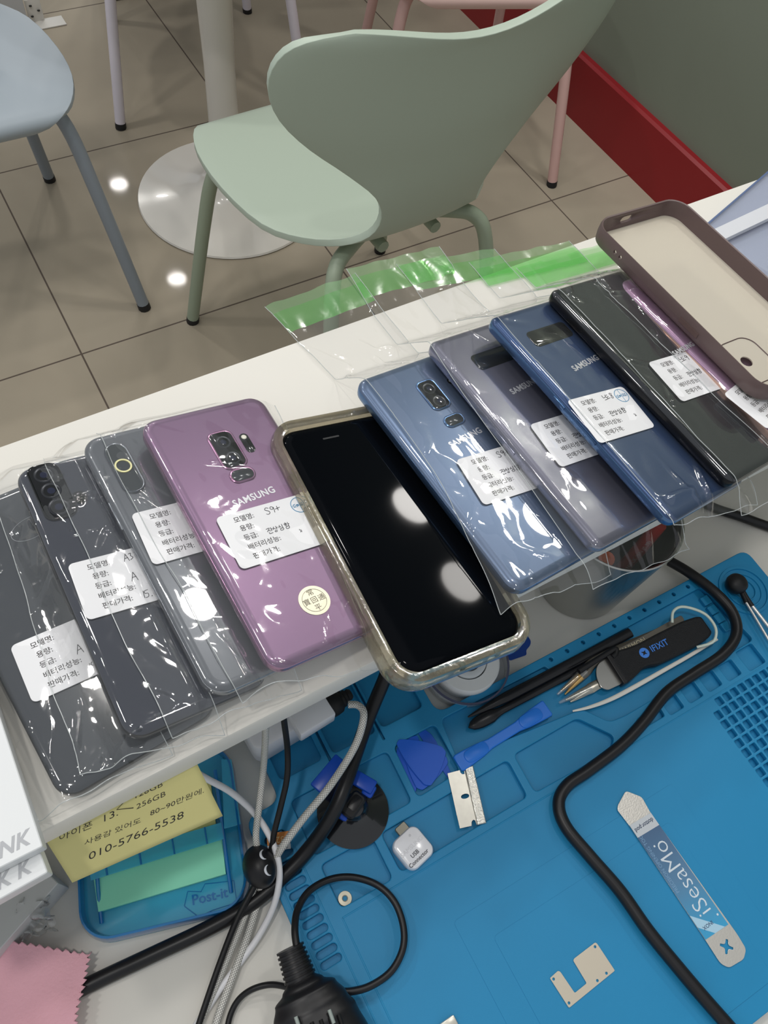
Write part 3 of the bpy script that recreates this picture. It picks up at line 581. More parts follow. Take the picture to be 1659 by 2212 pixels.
T('black cable bending over the right half of the blue mat past the metal pry tool','power_cable',[(1446,1212,.740),(1490,1238,.744),(1545,1280,.749),(1583,1325,.750),(1590,1372,.749),(1560,1415,.748),(1500,1455,.747),(1440,1497,.747),(1390,1560,.747),(1340,1612,.747),(1270,1665,.747),(1225,1697,.747),(1207,1735,.747),(1222,1785,.747),(1275,1850,.747),(1340,1925,.747),(1400,2010,.747),(1465,2090,.747),(1520,2155,.747),(1570,2212,.747),(1620,2270,.747)],.0043,cblk,n=14)
T('black cable on the white desk at the far right under the phone row','power_cable',[(1500,1075,.736),(1545,1098,.736),(1600,1116,.736),(1659,1137,.736),(1760,1170,.736)],.0042,cblk,n=12)
T('thin black cable looping over the mat from the black power adapter','adapter_cable',[(643,2056,.768),(637,2010,.766),(643,1965,.760),(668,1925,.755),(712,1900,.751),(762,1895,.750),(815,1912,.750),(852,1948,.751),(871,2000,.752),(870,2050,.752),(845,2098,.752),(800,2130,.752),(755,2142,.752),(715,2140,.752),(690,2150,.750)],.0022,cblk)
T('thin black cable curving out of the left side of the power adapter','adapter_cable',[(655,2150,.756),(625,2134,.750),(585,2127,.745),(545,2137,.742),(515,2160,.738),(497,2195,.736),(488,2240,.735)],.0018,cblk)
T('thin black cable hanging from the shelf through the round cable clip','charging_cable',[(610,1530,.845),(614,1560,.83),(621,1620,.80),(620,1680,.785),(607,1740,.775),(592,1800,.765),(583,1850,.757),(560,1895,.752),(538,1935,.750),(510,1990,.747),(475,2080,.743),(437,2190,.740),(415,2260,.739)],.0019,cthin)
T('white braided cable coming straight down from the shelf into the cable clip','braided_cable',[(574,1555,.84),(573,1600,.82),(568,1670,.79),(560,1740,.775),(553,1800,.765),(556,1850,.757),(548,1920,.746),(530,1975,.741),(500,2050,.739),(462,2140,.737),(430,2215,.736),(412,2260,.736)],.0021,brd,group='white braided cables')
T('white braided cable bending from the charger plug into the cable clip','braided_cable',[(752,1522,.800),(772,1523,.800),(785,1537,.800),(783,1565,.797),(770,1605,.790),(745,1650,.784),(705,1708,.784),(660,1762,.776),(625,1808,.768),(600,1845,.760),(582,1885,.752),(562,1925,.744),(548,1980,.739),(525,2050,.737),(495,2130,.736),(470,2200,.736),(455,2260,.736)],.0024,brd,group='white braided cables')
T('smooth thin white cable arching over the sticky note tray','white_cable',[(425,1670,.80),(450,1684,.795),(500,1712,.780),(548,1755,.768),(582,1805,.762),(600,1855,.759),(603,1905,.752),(590,1960,.742),(560,2020,.738),(525,2070,.736),(480,2130,.735),(440,2190,.735),(400,2250,.735)],.0021,cwh)
# cable clip with sleeping eyes
b=P(561,1872,.757); cl=empty('cable_clip',(b.x,b.y,b.z-.013),'round black rubber cable clip with two white sleepy eye marks','cable clip',None,R_(-8))
bm=bmesh.new(); bmesh.ops.create_uvsphere(bm,u_segments=40,v_segments=24,radius=1)
for vv in bm.verts: vv.co=Vector((vv.co.x*.0104,vv.co.y*.0130,vv.co.z*.0120+.013))
me=bpy.data.meshes.new('ball'); bm.to_mesh(me); bm.free(); link('ball',me,M('clip_rubber',(18,18,22),.42),cl)
for yy in(.0050,-.0058):
    pp=[]
    for k in range(9):
        a=R_(95+k*21.5); x=.0058+.0030*math.cos(a); y=yy+.0034*math.sin(a); x*=.88; y_=y*.88; q=1-(x/.0104)**2-(y_/.0130)**2; pp.append(Vector((x,y_,.0134+.0120*math.sqrt(max(q,.02)))))
    multi('eye_mark',[tube_geo(crv(pp,3),lambda t:.0001+.0007*math.sin(math.pi*t),8)],M('eye_white',(225,228,235),.5),cl)
# chargers under the shelf
cw2=M('charger_white',(238,238,242),.25)
a=P(655,1560,.775); ch=empty('charger',(a.x,a.y,MZ+.0003),'white block charger on the blue mat half hidden under the shelf','charger',None,R_(3))
rslab('charger_body',.052,.044,.007,[(.0012,0),(0,.002),(0,.030),(.001,.0325),(.003,.0335)],cw2,ch,-.010,.020,6)
pl=empty('usb_plug',P(700,1541,.792),'white plug block with a black rubber sleeve under the shelf edge','plug',None,R_(4))
box('plug_body',(-.008,.002,0),(.026,.016,.0155),cw2,pl,.0012)
lathe('rubber_sleeve',[(.0,0),(.0078,0),(.0080,.003),(.0076,.007),(.0056,.009),(.0058,.0105),(.0046,.0115),(.0048,.013),(.0036,.014),(.0040,.0155),(.0030,.017),(.0,.017)],M('sleeve_rubber',(20,20,22),.6),pl,24).data.transform(Matrix.Translation((.0048,.002,0))@Matrix.Rotation(R_(90),4,'Y'))
# power adapter with vents
A0,A1=P(628,2052,.768),P(722,2330,.760); ax=(A1-A0).normalized(); ad=empty('power_adapter',(A0.x,A0.y,DZ+.0004),'black vented power adapter with ribbed strain relief at the bottom edge','power adapter')
rb=M('adapter_black',(19,19,23),.40); off=Vector((A0.x,A0.y,DZ+.0004)); Ln=(A1-A0).length
def pf(t):
    d=t*Ln
    for (d0,r0),(d1,r1) in zip(((0,.0074),(.016,.0086),(.020,.0125),(.024,.0185),(.032,.022),(.040,.025),(.055,.0275),(.2,.0285)),((.016,.0086),(.020,.0125),(.024,.0185),(.032,.022),(.040,.025),(.055,.0275),(.2,.0285),(.3,.0285))):
        if d<=d1: k=(d-d0)/(d1-d0); k=k*k*(3-2*k); return r0+(r1-r0)*k
    return .0285
pts=[A0.lerp(A1,k/90)-off for k in range(91)]
multi('adapter_body',[tube_geo(pts,pf,40,.66)],rb,ad)
multi('strain_relief',[tube_geo([pts[0]+ax*(k*.0026-.0012),pts[0]+ax*(k*.0026)],.0084+.00018*k,20,.8) for k in range(7)],rb,ad)
sd=ax.cross(Vector((0,0,1))).normalized(); upv=sd.cross(ax).normalized()
if upv.z<0: upv=-upv
for k in range(6):
    c0=A0-off+ax*(.036+.001*abs(k-2))+sd*(-.012+.0050*k)*-1; 
    zt=.0186*math.sqrt(max(0,1-((-.012+.0050*k)/.0285)**2))
    multi('vent_slot',[tube_geo([c0+upv*(zt-.0018),c0+ax*.012+upv*zt,c0+ax*.040+upv*(zt+.0004)],.0011,8)],M('vent_dark',(5,5,7),.7),ad)
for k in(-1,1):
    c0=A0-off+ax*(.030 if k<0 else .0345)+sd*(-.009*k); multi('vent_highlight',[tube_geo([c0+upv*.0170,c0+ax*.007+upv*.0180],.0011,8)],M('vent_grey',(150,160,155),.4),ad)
# ================================================================== THINGS ON THE MAT
RZ=MZ-.0044
# suction cup with lever
c=P(762,1752,RZ+.004); su=empty('suction_cup',(c.x,c.y,MZ+.0003),'black suction cup with two blue lever arms under the cables','suction cup')
sucm=M('suction_rubber',(26,28,32),.16,coat=.5,spec=.6)
lathe('cup',[(.0,.0),(.0235,.0),(.0240,.0009),(.0225,.0018),(.0150,.0038),(.0085,.0075),(.0062,.0125),(.0,.0128)],sucm,su,56)
def loc_(e,x,y,z): return P(x,y,z)-e.location
hz=MZ+.014
h0,h1=loc_(su,752,1755,hz),loc_(su,775,1722,hz); hm=h0.lerp(h1,.5); an=math.atan2((h1-h0).y,(h1-h0).x)
o=rslab('handle_block',.0175,.0105,.003,[(.001,0),(0,.001),(0,.0065),(.0012,.0078),(.0024,.0078)],M('handle_black',(24,25,28),.35),su,0,0,5); o.data.transform(Matrix.Translation(hm-Vector((0,0,.006)))@Matrix.Rotation(an,4,'Z'))
o=rslab('handle_grip',.0105,.0065,.002,[(0,0),(0,.0006),(.0006,.0009)],M('handle_black',(24,25,28),.35),o,0,0,4); o.data.transform(Matrix.Translation(hm+Vector((.001,.0004,.0017)))@Matrix.Rotation(an,4,'Z'))
bl_=M('lever_blue',(20,78,190),.32)
def bar(nm,x0,y0,z0,x1,y1,z1,w,th,par,mt,ori):
    a,b=P(x0,y0,z0)-ori,P(x1,y1,z1)-ori; d=(b-a); L_=d.length; o=box(nm,(L_/2,0,0),(L_,w,th),mt,par,min(w,th)*.25)
    X=d.normalized(); Z=(Vector((0,0,1))-X*X.z).normalized(); Y=Z.cross(X); m=Matrix((X,Y,Z)).transposed().to_4x4(); m.translation=a; o.data.transform(m); return o
ori=su.location.copy()
bar('lever_arm',683,1706,hz,738,1640,hz,.0105,.004,su,bl_,ori)
bar('lever_arm',748,1668,hz+.002,808,1703,hz+.002,.0095,.0045,su,bl_,ori)
bar('lever_tip',804,1694,hz-.001,790,1720,hz-.003,.0080,.007,su,bl_,ori)
bar('lever_knob',735,1757,hz-.003,749,1766,hz-.006,.0060,.004,su,bl_,ori)
# opening picks
pk=M('pick_blue',(22,92,205),.40,spec=.4)
def tri(px,z,label):
    q=PL(px,z); c=sum((Vector(v) for v in q),Vector((0,0)))/3
    out=[]
    for i in range(3):
        a,b=Vector(q[i]),Vector(q[(i+1)%3]); m=(a+b)/2; nrm=(m-c).normalized(); 
        for k in range(6):
            t=(k+.5)/6; out.append(a.lerp(b,t)+nrm*.0022*(1-(2*t-1)**2))
    pp=[tuple((v-c)*1.0) for v in out]; rp=roundpoly(pp,.0012,3)
    o=plate('opening_pick',rp,[],0,.0008,pk,None,.0002); o.location=(c.x,c.y,z); return tag(o,label,'opening pick','blue triangular opening picks')
tri([(893,1567),(936,1590),(990,1710)],RZ+.0003,'blue triangular pick at the bottom right of the fanned pile')
tri([(905,1588),(853,1622),(895,1722)],RZ+.0018,'blue triangular pick at the left of the pile, mostly covered')
tri([(868,1600),(972,1640),(905,1712)],RZ+.0030,'blue triangular pick second from the top of the fanned pile')
tri([(852,1598),(965,1617),(925,1704)],RZ+.0045,'blue triangular pick on top of the fanned pile beside the suction cup')
# blue pry bar
a,b=P(987,1652,MZ+.0004),P(1182,1530,MZ+.0004); d=(b-a); L_=d.length; an=math.atan2(d.y,d.x)
hw=[(0,.0052),(.02,.0062),(.10,.0060),(.25,.0050),(.35,.0036),(.65,.0036),(.75,.0050),(.90,.0060),(.985,.0064),(1,.0054)]
pb=empty('pry_bar',(a.x,a.y,MZ+.0004),'bright blue plastic pry bar with paddle ends lying across the tool tray','pry tool',None,an)
o=plate('bar_body',[(t*L_,h) for t,h in hw]+[(t*L_,-h) for t,h in reversed(hw)],[],0,.0028,M('pry_blue',(38,120,222),.38,spec=.4),pb,.0009)
for c0 in(.20,.80): rslab('thumb_pad',L_*.24,.0092,.0040,[(0,.0027),(.0002,.0034),(.0008,.0037)],M('pry_blue',(38,120,222),.38),pb,c0*L_,0,6)
# black spudgers
spm=M('spudger_black',(26,27,31),.30)
def spud(lbl,x0,y0,x1,y1,z,r,tip):
    a,b=P(x0,y0,z),P(x1,y1,z); L_=(b-a).length
    return tag(multi('spudger',[tube_geo([a.lerp(b,k/40) for k in range(41)],tip,12,.55)],spm),lbl,'spudger','black plastic spudgers')
spud('long black spudger with a sharp pointed tip, the upper one in the tray',1011,1549,1362,1366,RZ+.006,.004,lambda t:.0006+.0042*min(1,t/.22)**.8*.78)
spud('black spudger with a broad spoon tip, just below the pointed one',1012,1572,1320,1410,RZ+.0048,.004,lambda t:(.0046*math.sin(min(1,t/.10)*math.pi/2)**.5+.0004) if t<.16 else max(.0028,.0044-(t-.16)*.03))
tag(tube('black_lead',[P(x,y,MZ+.008) for x,y in((1250,1450),(1290,1425),(1318,1408),(1330,1402),(1330,1412),(1322,1420))],.0022,cblk),'short bent black lead between the spudgers and the opening knife','cable')
# tweezers
steel=M('tool_steel',(176,172,160),.28,metal=.85); gold=M('gold_tip',(206,170,110),.3,metal=.8); dst=M('dark_steel',(110,106,98),.32,metal=.7)
def tw(lbl,tips,mid,tail,z,mt,tipm,guard):
    e=empty('tweezers',(P(*mid,z).x,P(*mid,z).y,RZ),lbl,'tweezers'); of=e.location
    for k,(tx,ty) in enumerate(tips):
        multi('arm',[tube_geo(crv([P(tx,ty,z+.001)-of,P(tx+(mid[0]-tx)*.55,ty+(mid[1]-ty)*.55,z+.002)-of,P(*mid,z+.003)-of,P(*tail,z+.003)-of],6),lambda t:.0005+.0030*min(1,t/.45),8,.35)],mt,e)
        if tipm: multi('gold_tip',[tube_geo([P(tx,ty,z+.0012)-of,P(tx+(mid[0]-tx)*.45,ty+(mid[1]-ty)*.45,z+.003)-of],lambda t:.0006+.0018*t,10)],tipm,e)
    g=guard; multi('tip_guard',[tube_geo([P(*g[0],z+.002)-of,P(*g[1],z+.002)-of],lambda t:.0010+.0028*t,12)],film('guard_film',(.95,.97,.98),.12,(230,235,235),1.6,.08,0),e)
    return e
tw('tweezers with gold coloured tip in clear guards under the knife',[(1212,1492),(1220,1500)],(1300,1420),(1475,1345),RZ+.004,dst,gold,[(1204,1500),(1262,1450)])
tw('fine steel tweezers with a clear guard left of the knife blade',[(1222,1512),(1232,1516)],(1300,1474),(1400,1430),RZ+.003,steel,None,[(1208,1518),(1275,1488)])
o=plate('steel_shim',roundpoly(PL([(1330,1405),(1400,1368),(1440,1346),(1470,1330),(1478,1342),(1460,1358),(1400,1395),(1345,1418)],RZ+.008),.002),[],RZ+.0085,RZ+.0095,dst,None,.0002)
tag(o,'flat steel tweezer back end with engraved letters above the knife handle','tweezers')
tt=text('engraved_text','SHARMON',.0055,M('engrave_light',(205,195,165),.4),o,(0,0,0),0); q=P(1335,1412,RZ+.0097); q2=P(1400,1378,RZ+.0097); tt.data.transform(Matrix.Translation(q)@Matrix.Rotation(math.atan2((q2-q).y,(q2-q).x),4,'Z'))
# opening knife
kz=MZ+.0055; K0,K1=P(1330,1446,kz),P(1524,1352,kz); d=K1-K0; an=math.atan2(d.y,d.x); kn=empty('opening_knife',(K0.x,K0.y,MZ-.0010),'black handled opening knife with a short rounded steel blade and blue lettering','opening knife',None,an); L_=d.length
kb=M('knife_black',(23,24,28),.55,bump=.6,bscale=1400)
prof=[(0,.0118),(.004,.0122),(.18*L_,.0105),(.30*L_,.0095),(.5*L_,.0102),(.8*L_,.0106),(L_-.004,.0092),(L_,.0075)]
pr2=[(0,-.0118),(.004,-.0122),(.14*L_,-.0104),(.22*L_,-.0080),(.30*L_,-.0086),(.36*L_,-.0104),(.5*L_,-.0106),(.8*L_,-.0104),(L_-.004,-.0090),(L_,-.0070)]
plate('handle',roundpoly(prof+list(reversed(pr2)),.003),[],0,.0100,kb,kn,.0018)
plate('blade',roundpoly([(0,.0105),(-.006,.0108),(-.0125,.0075),(-.0165,.0010),(-.0175,-.0070),(-.0140,-.0108),(0,-.0110)],.003),[],.0040,.0050,M('blade_steel',(150,150,146),.25,metal=.9),kn,.0003)
plate('bolster',roundpoly([(-.002,.0122),(.002,.0124),(.002,-.0124),(-.002,-.0122)],.001),[],.0008,.0096,M('knife_edge',(18,18,21),.4),kn,.0005)
ifx=M('print_blue',(70,140,235),.45)
lx=.30*L_
plate('logo_disc',[(lx+.0040*math.cos(a*math.pi/16),.0012+.0040*math.sin(a*math.pi/16)) for a in range(32)],[roundpoly([(lx+r*math.cos(R_(t)),.0012+r*math.sin(R_(t))) for r,t in((.0026,40),(.0010,90),(.0026,140),(.0026,130+5),(.0026,145),(.0010,180),(.0026,220),(.0010,270),(.0026,320),(.0010,0))],.0003)],.0100,.0102,ifx,kn,.00003)
text('handle_text','IFIXIT',.0068,ifx,kn,(lx+.0060,.0012,.0102),0,0,'LEFT',.00004,.0001,1.05,False,.9)
tag(tube('white_wire',[P(x,y,MZ+z) for x,y,z in((1452,1345,.010),(1454,1322,.012),(1470,1311,.013),(1497,1315,.013),(1525,1328,.013),(1543,1350,.013),(1547,1370,.012),(1538,1388,.010),(1505,1398,.006))],.0011,M('wire_pale',(214,226,214),.35)),'pale thin wire looped around the end of the knife handle','wire')
tag(tube('white_strip',[P(x,y,MZ+z) for x,y,z in((1237,1536,.0015),(1275,1527,.002),(1320,1510,.002),(1370,1484,.002),(1430,1450,.002),(1490,1416,.002),(1549,1380,.003))],lambda t:.0006+.0016*math.sin(math.pi*min(1,t*1.6)/2)*(1-.6*t),M('strip_white',(232,230,222),.4),flat=.4),'narrow white strip running along the lower edge of the knife','strip')
# razor blade
raz=[(966,1671),(1020,1657),(1048,1778),(993,1790)]; z=MZ+.0004; q=[P(x,y,z).to_2d() for x,y in raz]; c=sum(q,Vector((0,0)))/4
e=empty('razor_blade',(c.x,c.y,z),'single edge steel razor blade lying across the tray rim','razor blade')
def bq(u,v): return (q[0]*(1-u)+q[1]*u)*(1-v)+(q[3]*(1-u)+q[2]*u)*v-c
out=[(0,0),(.50,0),(.50,.045),(.56,.085),(.64,.085),(.66,.0),(1,0),(1,1),(.66,1),(.64,.925),(.58,.905),(.50,.93),(.46,1),(0,1)]
plate('blade',[tuple(bq(*u)) for u in out],[[tuple(bq(.47+.20*math.cos(a*math.pi/8)*.8,.475+.042*math.sin(a*math.pi/8)) ) for a in range(16)]],0,.0007,M('razor_steel',(168,166,158),.30,metal=.8,var=.05,vscale=200),e,.00008)
plate('spine',[tuple(bq(*u)) for u in((.68,-.015),(1.02,-.015),(1.02,1.01),(.68,1.01))],[],-.0003,.0022,M('spine_steel',(190,189,182),.25,metal=.75,bump=.3,bscale=600),e,.0006)
an=math.atan2((q[3]-q[0]).y,(q[3]-q[0]).x); tt=text('embossed_text','DORCO',.0052,M('emboss',(170,168,160),.3,.8),e,(*bq(.86,.38),.0023),an,0,'LEFT',.0001)
# usb connector
c=P(892,1832,MZ+.004); rot=math.atan2((P(932,1833,MZ)-P(893,1786,MZ)).y,(P(932,1833,MZ)-P(893,1786,MZ)).x)
u=empty('usb_connector',(c.x,c.y,RZ),'white rounded usb adapter with a metal plug, in the tray below the picks','usb adapter',None,rot)
wp=M('gloss_white',(240,240,244),.15,coat=.6)
rslab('connector_body',.0225,.0215,.0055,[(.0010,0),(.0003,.0006),(.0002,.0035),(.0008,.0042),(.0,.0048),(0,.0095),(.0008,.0110),(.0025,.0116)],wp,u,0,0,8)
rslab('metal_plug',.0062,.0085,.0012,[(0,.0040),(0,.0062),(.0004,.0066)],M('plug_metal',(120,118,108),.3,.9),u,-.0135,.0030,4)
rslab('release_hole',.0016,.0016,.0008,[(0,.0117),(.0001,.0119)],M('hole_grey',(205,205,208),.5),u,-.0070,.0030,4)
tr=R_(90); gt=M('print_grey',(70,72,78),.5)
text('print_text','USB',.0036,gt,u,(.0035,-.0020,.01175),tr,0,'CENTER',.00004,.00004); text('print_text','Connector',.0036,gt,u,(.0072,-.0020,.01175),tr,0,'CENTER',.00004,.00004); text('embossed_text','SAMSUNG',.0040,M('emboss_white',(222,222,226),.25),u,(-.0010,-.0005,.01175),tr,0,'CENTER',.00008)
# micro sd
c=P(602,1817,MZ+.001); e=empty('memory_card',(c.x,c.y,MZ+.0003),'tiny orange and white memory card beside the cable clip','memory card',None,R_(-22))
plate('card_top',roundpoly([(-.0075,-.002),(.0075,-.002),(.0075,.0055),(-.002,.0055),(-.0035,.004),(-.0075,.004)],.0006),[],0,.0009,M('card_orange',(206,128,52),.4),e,.0001)
plate('card_bottom',roundpoly([(-.0075,-.0055),(.0075,-.0055),(.0075,-.0021),(-.0075,-.0021)],.0004),[],0,.0009,M('card_white',(220,224,228),.4),e,.0001)
text('card_text','32',.0055,M('card_pale',(235,205,150),.5),e,(.001,.001,.00095),R_(180),0,'CENTER'); text('card_text','SK',.0028,gt,e,(.004,-.0038,.00095),R_(180),0,'CENTER')
# washer
c=P(745,1941,RZ); e=lathe('washer',[(.0015,0),(.0043,0),(.0045,.0003),(.0043,.0010),(.0020,.0011),(.0015,.0007)],M('washer_metal',(205,198,178),.35,metal=.5),None,36,closed=True); e.location=(c.x,c.y,RZ+.0002); tag(e,'small pale metal washer in the corner of the lower left tray','washer')
# bracket plate
bz=MZ+.0008; q=PL([(1187.3,2113),(1205,2097),(1210,2099),(1239.7,2142.8),(1242,2144.4),(1267,2124),(1238,2075.4),(1239.7,2070.7),(1285,2036),(1289,2037.8),(1328,2096.7),(1228.7,2177.6)],bz); hs=[]
for x,y in((1285,2045.3),(1309.6,2102.4),(1290,2118.3),(1195.5,2115),(1228.7,2166.6)):
    c=P(x,y,bz); hs.append([(c.x+.00085*math.cos(a*math.pi/6),c.y+.00085*math.sin(a*math.pi/6)) for a in range(12)])
tag(plate('shield_plate',roundpoly(q,.0008,3),hs,bz,bz+.0005,M('plate_tin',(206,196,178),.38,metal=.35),None,.0001),'thin L shaped tin plate with small screw holes on the mat','metal plate')
# flat metal opening tool
iz=MZ+.0009; q=PL([(1334,1740),(1351,1708.5),(1386,1722),(1404.7,1756),(1591.8,2018),(1611,2050),(1606,2072),(1574,2091),(1556,2082),(1522.8,2030.5),(1358.6,1783.5),(1333,1750)],iz)
c0=P(1568.8,2045,iz).to_2d(); ax_=(P(1351,1708,iz)-P(1590,2060,iz)).to_2d().normalized(); a0=math.atan2(ax_.y,ax_.x)
xh=[(c0.x+r*math.cos(a0+R_(t)),c0.y+r*math.sin(a0+R_(t))) for t0 in(45,135,225,315) for r,t in((.0020,t0-30),(.0044,t0-9),(.0044,t0+9),(.0020,t0+30))]
e=empty('opening_tool',(0,0,0),'flat steel opening tool with a blue printed sleeve and x shaped hole','opening tool')
plate('steel_strip',roundpoly(q,.0022,4),[xh],iz,iz+.0006,M('brushed_steel',(212,208,200),.30,metal=.65,bump=.1,bscale=900),e,.0001)
def q4(a): return [P(x,y,iz).to_2d() for x,y in a]
d4=q4([(1358.6,1783.5),(1404.7,1756),(1572,1997),(1523,2030)])
def dec(u,v): return (d4[0]*(1-u)+d4[1]*u)*(1-v)+(d4[3]*(1-u)+d4[2]*u)*v
def sleeve_mat():
    m=M('sleeve_blue',(60,110,160),.12,coat=.8); nt=m.node_tree; b=nt.nodes['Principled BSDF']; at=nt.nodes.new('ShaderNodeUVMap'); sp=nt.nodes.new('ShaderNodeSeparateXYZ'); r=nt.nodes.new('ShaderNodeValToRGB')
    nt.links.new(at.outputs[0],sp.inputs[0]); nt.links.new(sp.outputs[1],r.inputs[0]); r.color_ramp.elements[0].color=lin((64,92,128)); r.color_ramp.elements[1].color=lin((50,160,208)); x=r.color_ramp.elements.new(.55); x.color=lin((84,128,164)); nt.links.new(r.outputs[0],b.inputs['Base Color']); return m
v=[(*dec(u,t),iz+.0009) for t in[k/10 for k in range(11)] for u in(0,1)]; 
sl=mesh('printed_sleeve',v,[(2*k,2*k+1,2*k+3,2*k+2) for k in range(10)],sleeve_mat(),e,False); ul=sl.data.uv_layers.new(name='UVMap')
for lp in sl.data.loops: ul.data[lp.index].uv=(lp.vertex_index%2,(lp.vertex_index//2)/10)
plate('sleeve_base',[tuple(dec(*t)) for t in((-.0,0),(1.0,0),(1.0,1),(-.0,1))],[],iz+.0004,iz+.00088,M('sleeve_clear',(90,130,165),.2),e,.0001)
plate('name_band',[tuple(dec(*t)) for t in((0,0),(1,0),(1,.115),(0,.115))],[],iz+.00088,iz+.0010,M('band_grey',(196,202,208),.3),sl,.00003)
plate('corner_band',[tuple(dec(*t)) for t in((0,.80),(.85,1.0),(.42,1.0),(.0,.90))],[],iz+.00088,iz+.0010,M('band_pale',(170,208,230),.3),sl,.00003)
lw_=M('print_white',(214,224,232),.35)
W_=(d4[1]-d4[0]).length
c=dec(.5,.055); text('band_text','dottor.pod',.0040,M('band_ink',(40,60,90),.4),sl,(c.x,c.y,iz+.00104),a0+R_(90),0,'CENTER',.00002,.00005,1,False,.9)
c=dec(.56,.86); text('sleeve_title','iSesaMo',.0155,lw_,sl,(c.x,c.y,iz+.00096),a0,0,'LEFT',.00002,-.00018,1.0,False,1.0)
c=dec(.13,.62); text('sleeve_small','PRECISION OPENING TOOL',.0034,M('print_soft',(120,160,195),.4),sl,(c.x,c.y,iz+.00096),a0,0,'LEFT',.00002)
c=dec(.36,.925); text('band_text','INOX',.0032,M('band_ink2',(70,90,120),.4),sl,(c.x,c.y,iz+.00104),a0+R_(90),0,'CENTER',.00002,.00004)
for u_,v_ in((.88,.90),(.36,.235)): c=dec(u_,v_); lathe('print_dot',[(0,0),(.0007,0),(.0007,.00008),(0,.00008)],lw_,sl,12,(c.x,c.y,iz+.00092))
c=dec(.62,.22); 
# puck with rods
c=P(1588,1264,MZ+.006); e=empty('rubber_puck',(c.x,c.y,MZ+.0012),'black rubber ball at the top right bowl of the mat','rubber ball')
lathe('ball',[(.0,0),(.004,.0004),(.0072,.0028),(.0086,.0066),(.0082,.0100),(.0062,.0126),(.003,.0138),(0,.0140)],M('puck_rubber',(20,21,24),.5),e,32)
for k,(pp,cc) in enumerate((([(1600,1268),(1612,1290),(1625,1310)],[(1622,1305),(1640,1328),(1700,1405)]),([(1600,1275),(1608,1292),(1612,1302)],[(1611,1300),(1640,1348),(1680,1415)]))):
    r_=tube('steel_probe',[P(x,y,MZ+.006) for x,y in cc],.0010+.0003*(1-k),M('probe_steel',(226,224,220) if k==0 else (130,138,145),.3,metal=.5),None); tag(r_,('white rod with a black grip beside the rubber ball','thin grey steel rod with black grip beside the rubber ball')[k],'probe')
    tube('probe_grip',[P(x,y,MZ+.006) for x,y in pp],.0019,M('puck_rubber',(20,21,24),.5),r_)
o=box('metal_clip',(0,0,0),(.011,.006,.003),M('clip_metal',(216,212,200),.3,.5),None,.0008); o.location=P(968,2214,MZ+.0022); tag(o,'small pale metal part at the bottom edge of the mat','metal clip')
#MARK_LEFT
# ================================================================== CUP AND TAPE
c=P(1378,1150,CAMZ-.475); c=Vector((.3285,.1405,DZ)); e=empty('steel_cup',(c.x,c.y,DZ+.0003),'brushed stainless steel cup standing behind the mat, holding pens','cup')
lathe('cup_wall',[(.0,0),(.0335,0),(.0350,.001),(.0432,.103),(.0440,.1042),(.0430,.1048),(.0417,.1035),(.0330,.003),(.0,.003)],M('cup_steel',(178,178,174),.24,metal=.95),e,72)
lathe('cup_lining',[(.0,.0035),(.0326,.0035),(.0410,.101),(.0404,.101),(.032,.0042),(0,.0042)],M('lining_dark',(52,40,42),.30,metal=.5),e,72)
of=Vector((c.x,c.y,DZ+.0003))
o=tag(tube('red_pen',[of+Vector((-.010,-.022,.010)),of+Vector((.010,-.020,.060)),of+Vector((.024,-.016,.098))],.0052,M('pen_red',(170,30,24),.35),n=16),'red pen with pale printing inside the steel cup','pen')
tt=text('pen_text','KNOCK PEN (0.38)',.004,M('pen_pale',(205,170,165),.5),o,(0,0,0)); d=(Vector((.014,.004,.038))).normalized(); X=d; Z=(Vector((0,-.25,1))-X*X.dot(Vector((0,-.25,1)))).normalized(); Y=Z.cross(X); mm=Matrix((X,Y,Z)).transposed().to_4x4(); mm.translation=of+Vector((.008,-.0205,.055))+Z*.0056; tt.data.transform(mm)
tag(tube('orange_pen',[of+Vector((-.006,-.008,.012)),of+Vector((-.020,-.017,.085))],.0058,M('pen_orange',(214,92,30),.4),n=16),'orange capped pen at the left inside the steel cup','pen')
tc2=P(1010,1425,DZ+.018); e=empty('tape_roll',(tc2.x,tc2.y,DZ+.0004),'roll of clear tape in a transparent dispenser ring on the desk','tape')
lathe('dispenser_disc',[(.0,0),(.0315,0),(.0320,.0008),(.0320,.012),(.0312,.012),(.0310,.0012),(0,.0012)],film('disc_clear',(.96,.97,.98),.6,(225,226,228),1.6,.06,0),e,64)
lathe('tape',[(.0145,.0016),(.0235,.0016),(.0245,.003),(.0245,.0155),(.0235,.0170),(.0150,.0170),(.0145,.0155)],M('tape_white',(240,241,240),.45),e,56,closed=True)
lathe('core',[(.0095,.0016),(.0140,.0016),(.0140,.0182),(.0125,.0190),(.0095,.0190)],M('core_white',(216,220,222),.4),e,48,closed=True)
lathe('disc_rim',[(.0310,.0118),(.0324,.0118),(.0324,.0132),(.0310,.0132)],M('rim_smoke',(120,122,150),.1,trans=.6),e,64,closed=True)
def card(name,px,z,th,rgb,lbl,cat='card',r=.002):
    return tag(plate(name,roundpoly(PL(px,z),r,3),[],z,z+th,M('card_%d_%d_%d'%rgb,rgb,.45),None,.0001),lbl,cat)
card('grey_card',[(905,1440),(930,1492),(965,1498),(985,1440)],DZ+.0003,.0003,(150,150,160),'grey plastic card half under the tape roll','card')
card('blue_card',[(1075,1375),(1125,1352),(1147,1385),(1145,1395),(1136,1405),(1138,1415),(1100,1428)],DZ+.0003,.0004,(24,72,160),'blue card corner sticking out right of the tape roll')
card('white_card',[(1060,1385),(1112,1368),(1126,1388),(1075,1420)],DZ+.0012,.0004,(238,238,238),'white card lying on the blue card beside the tape roll')
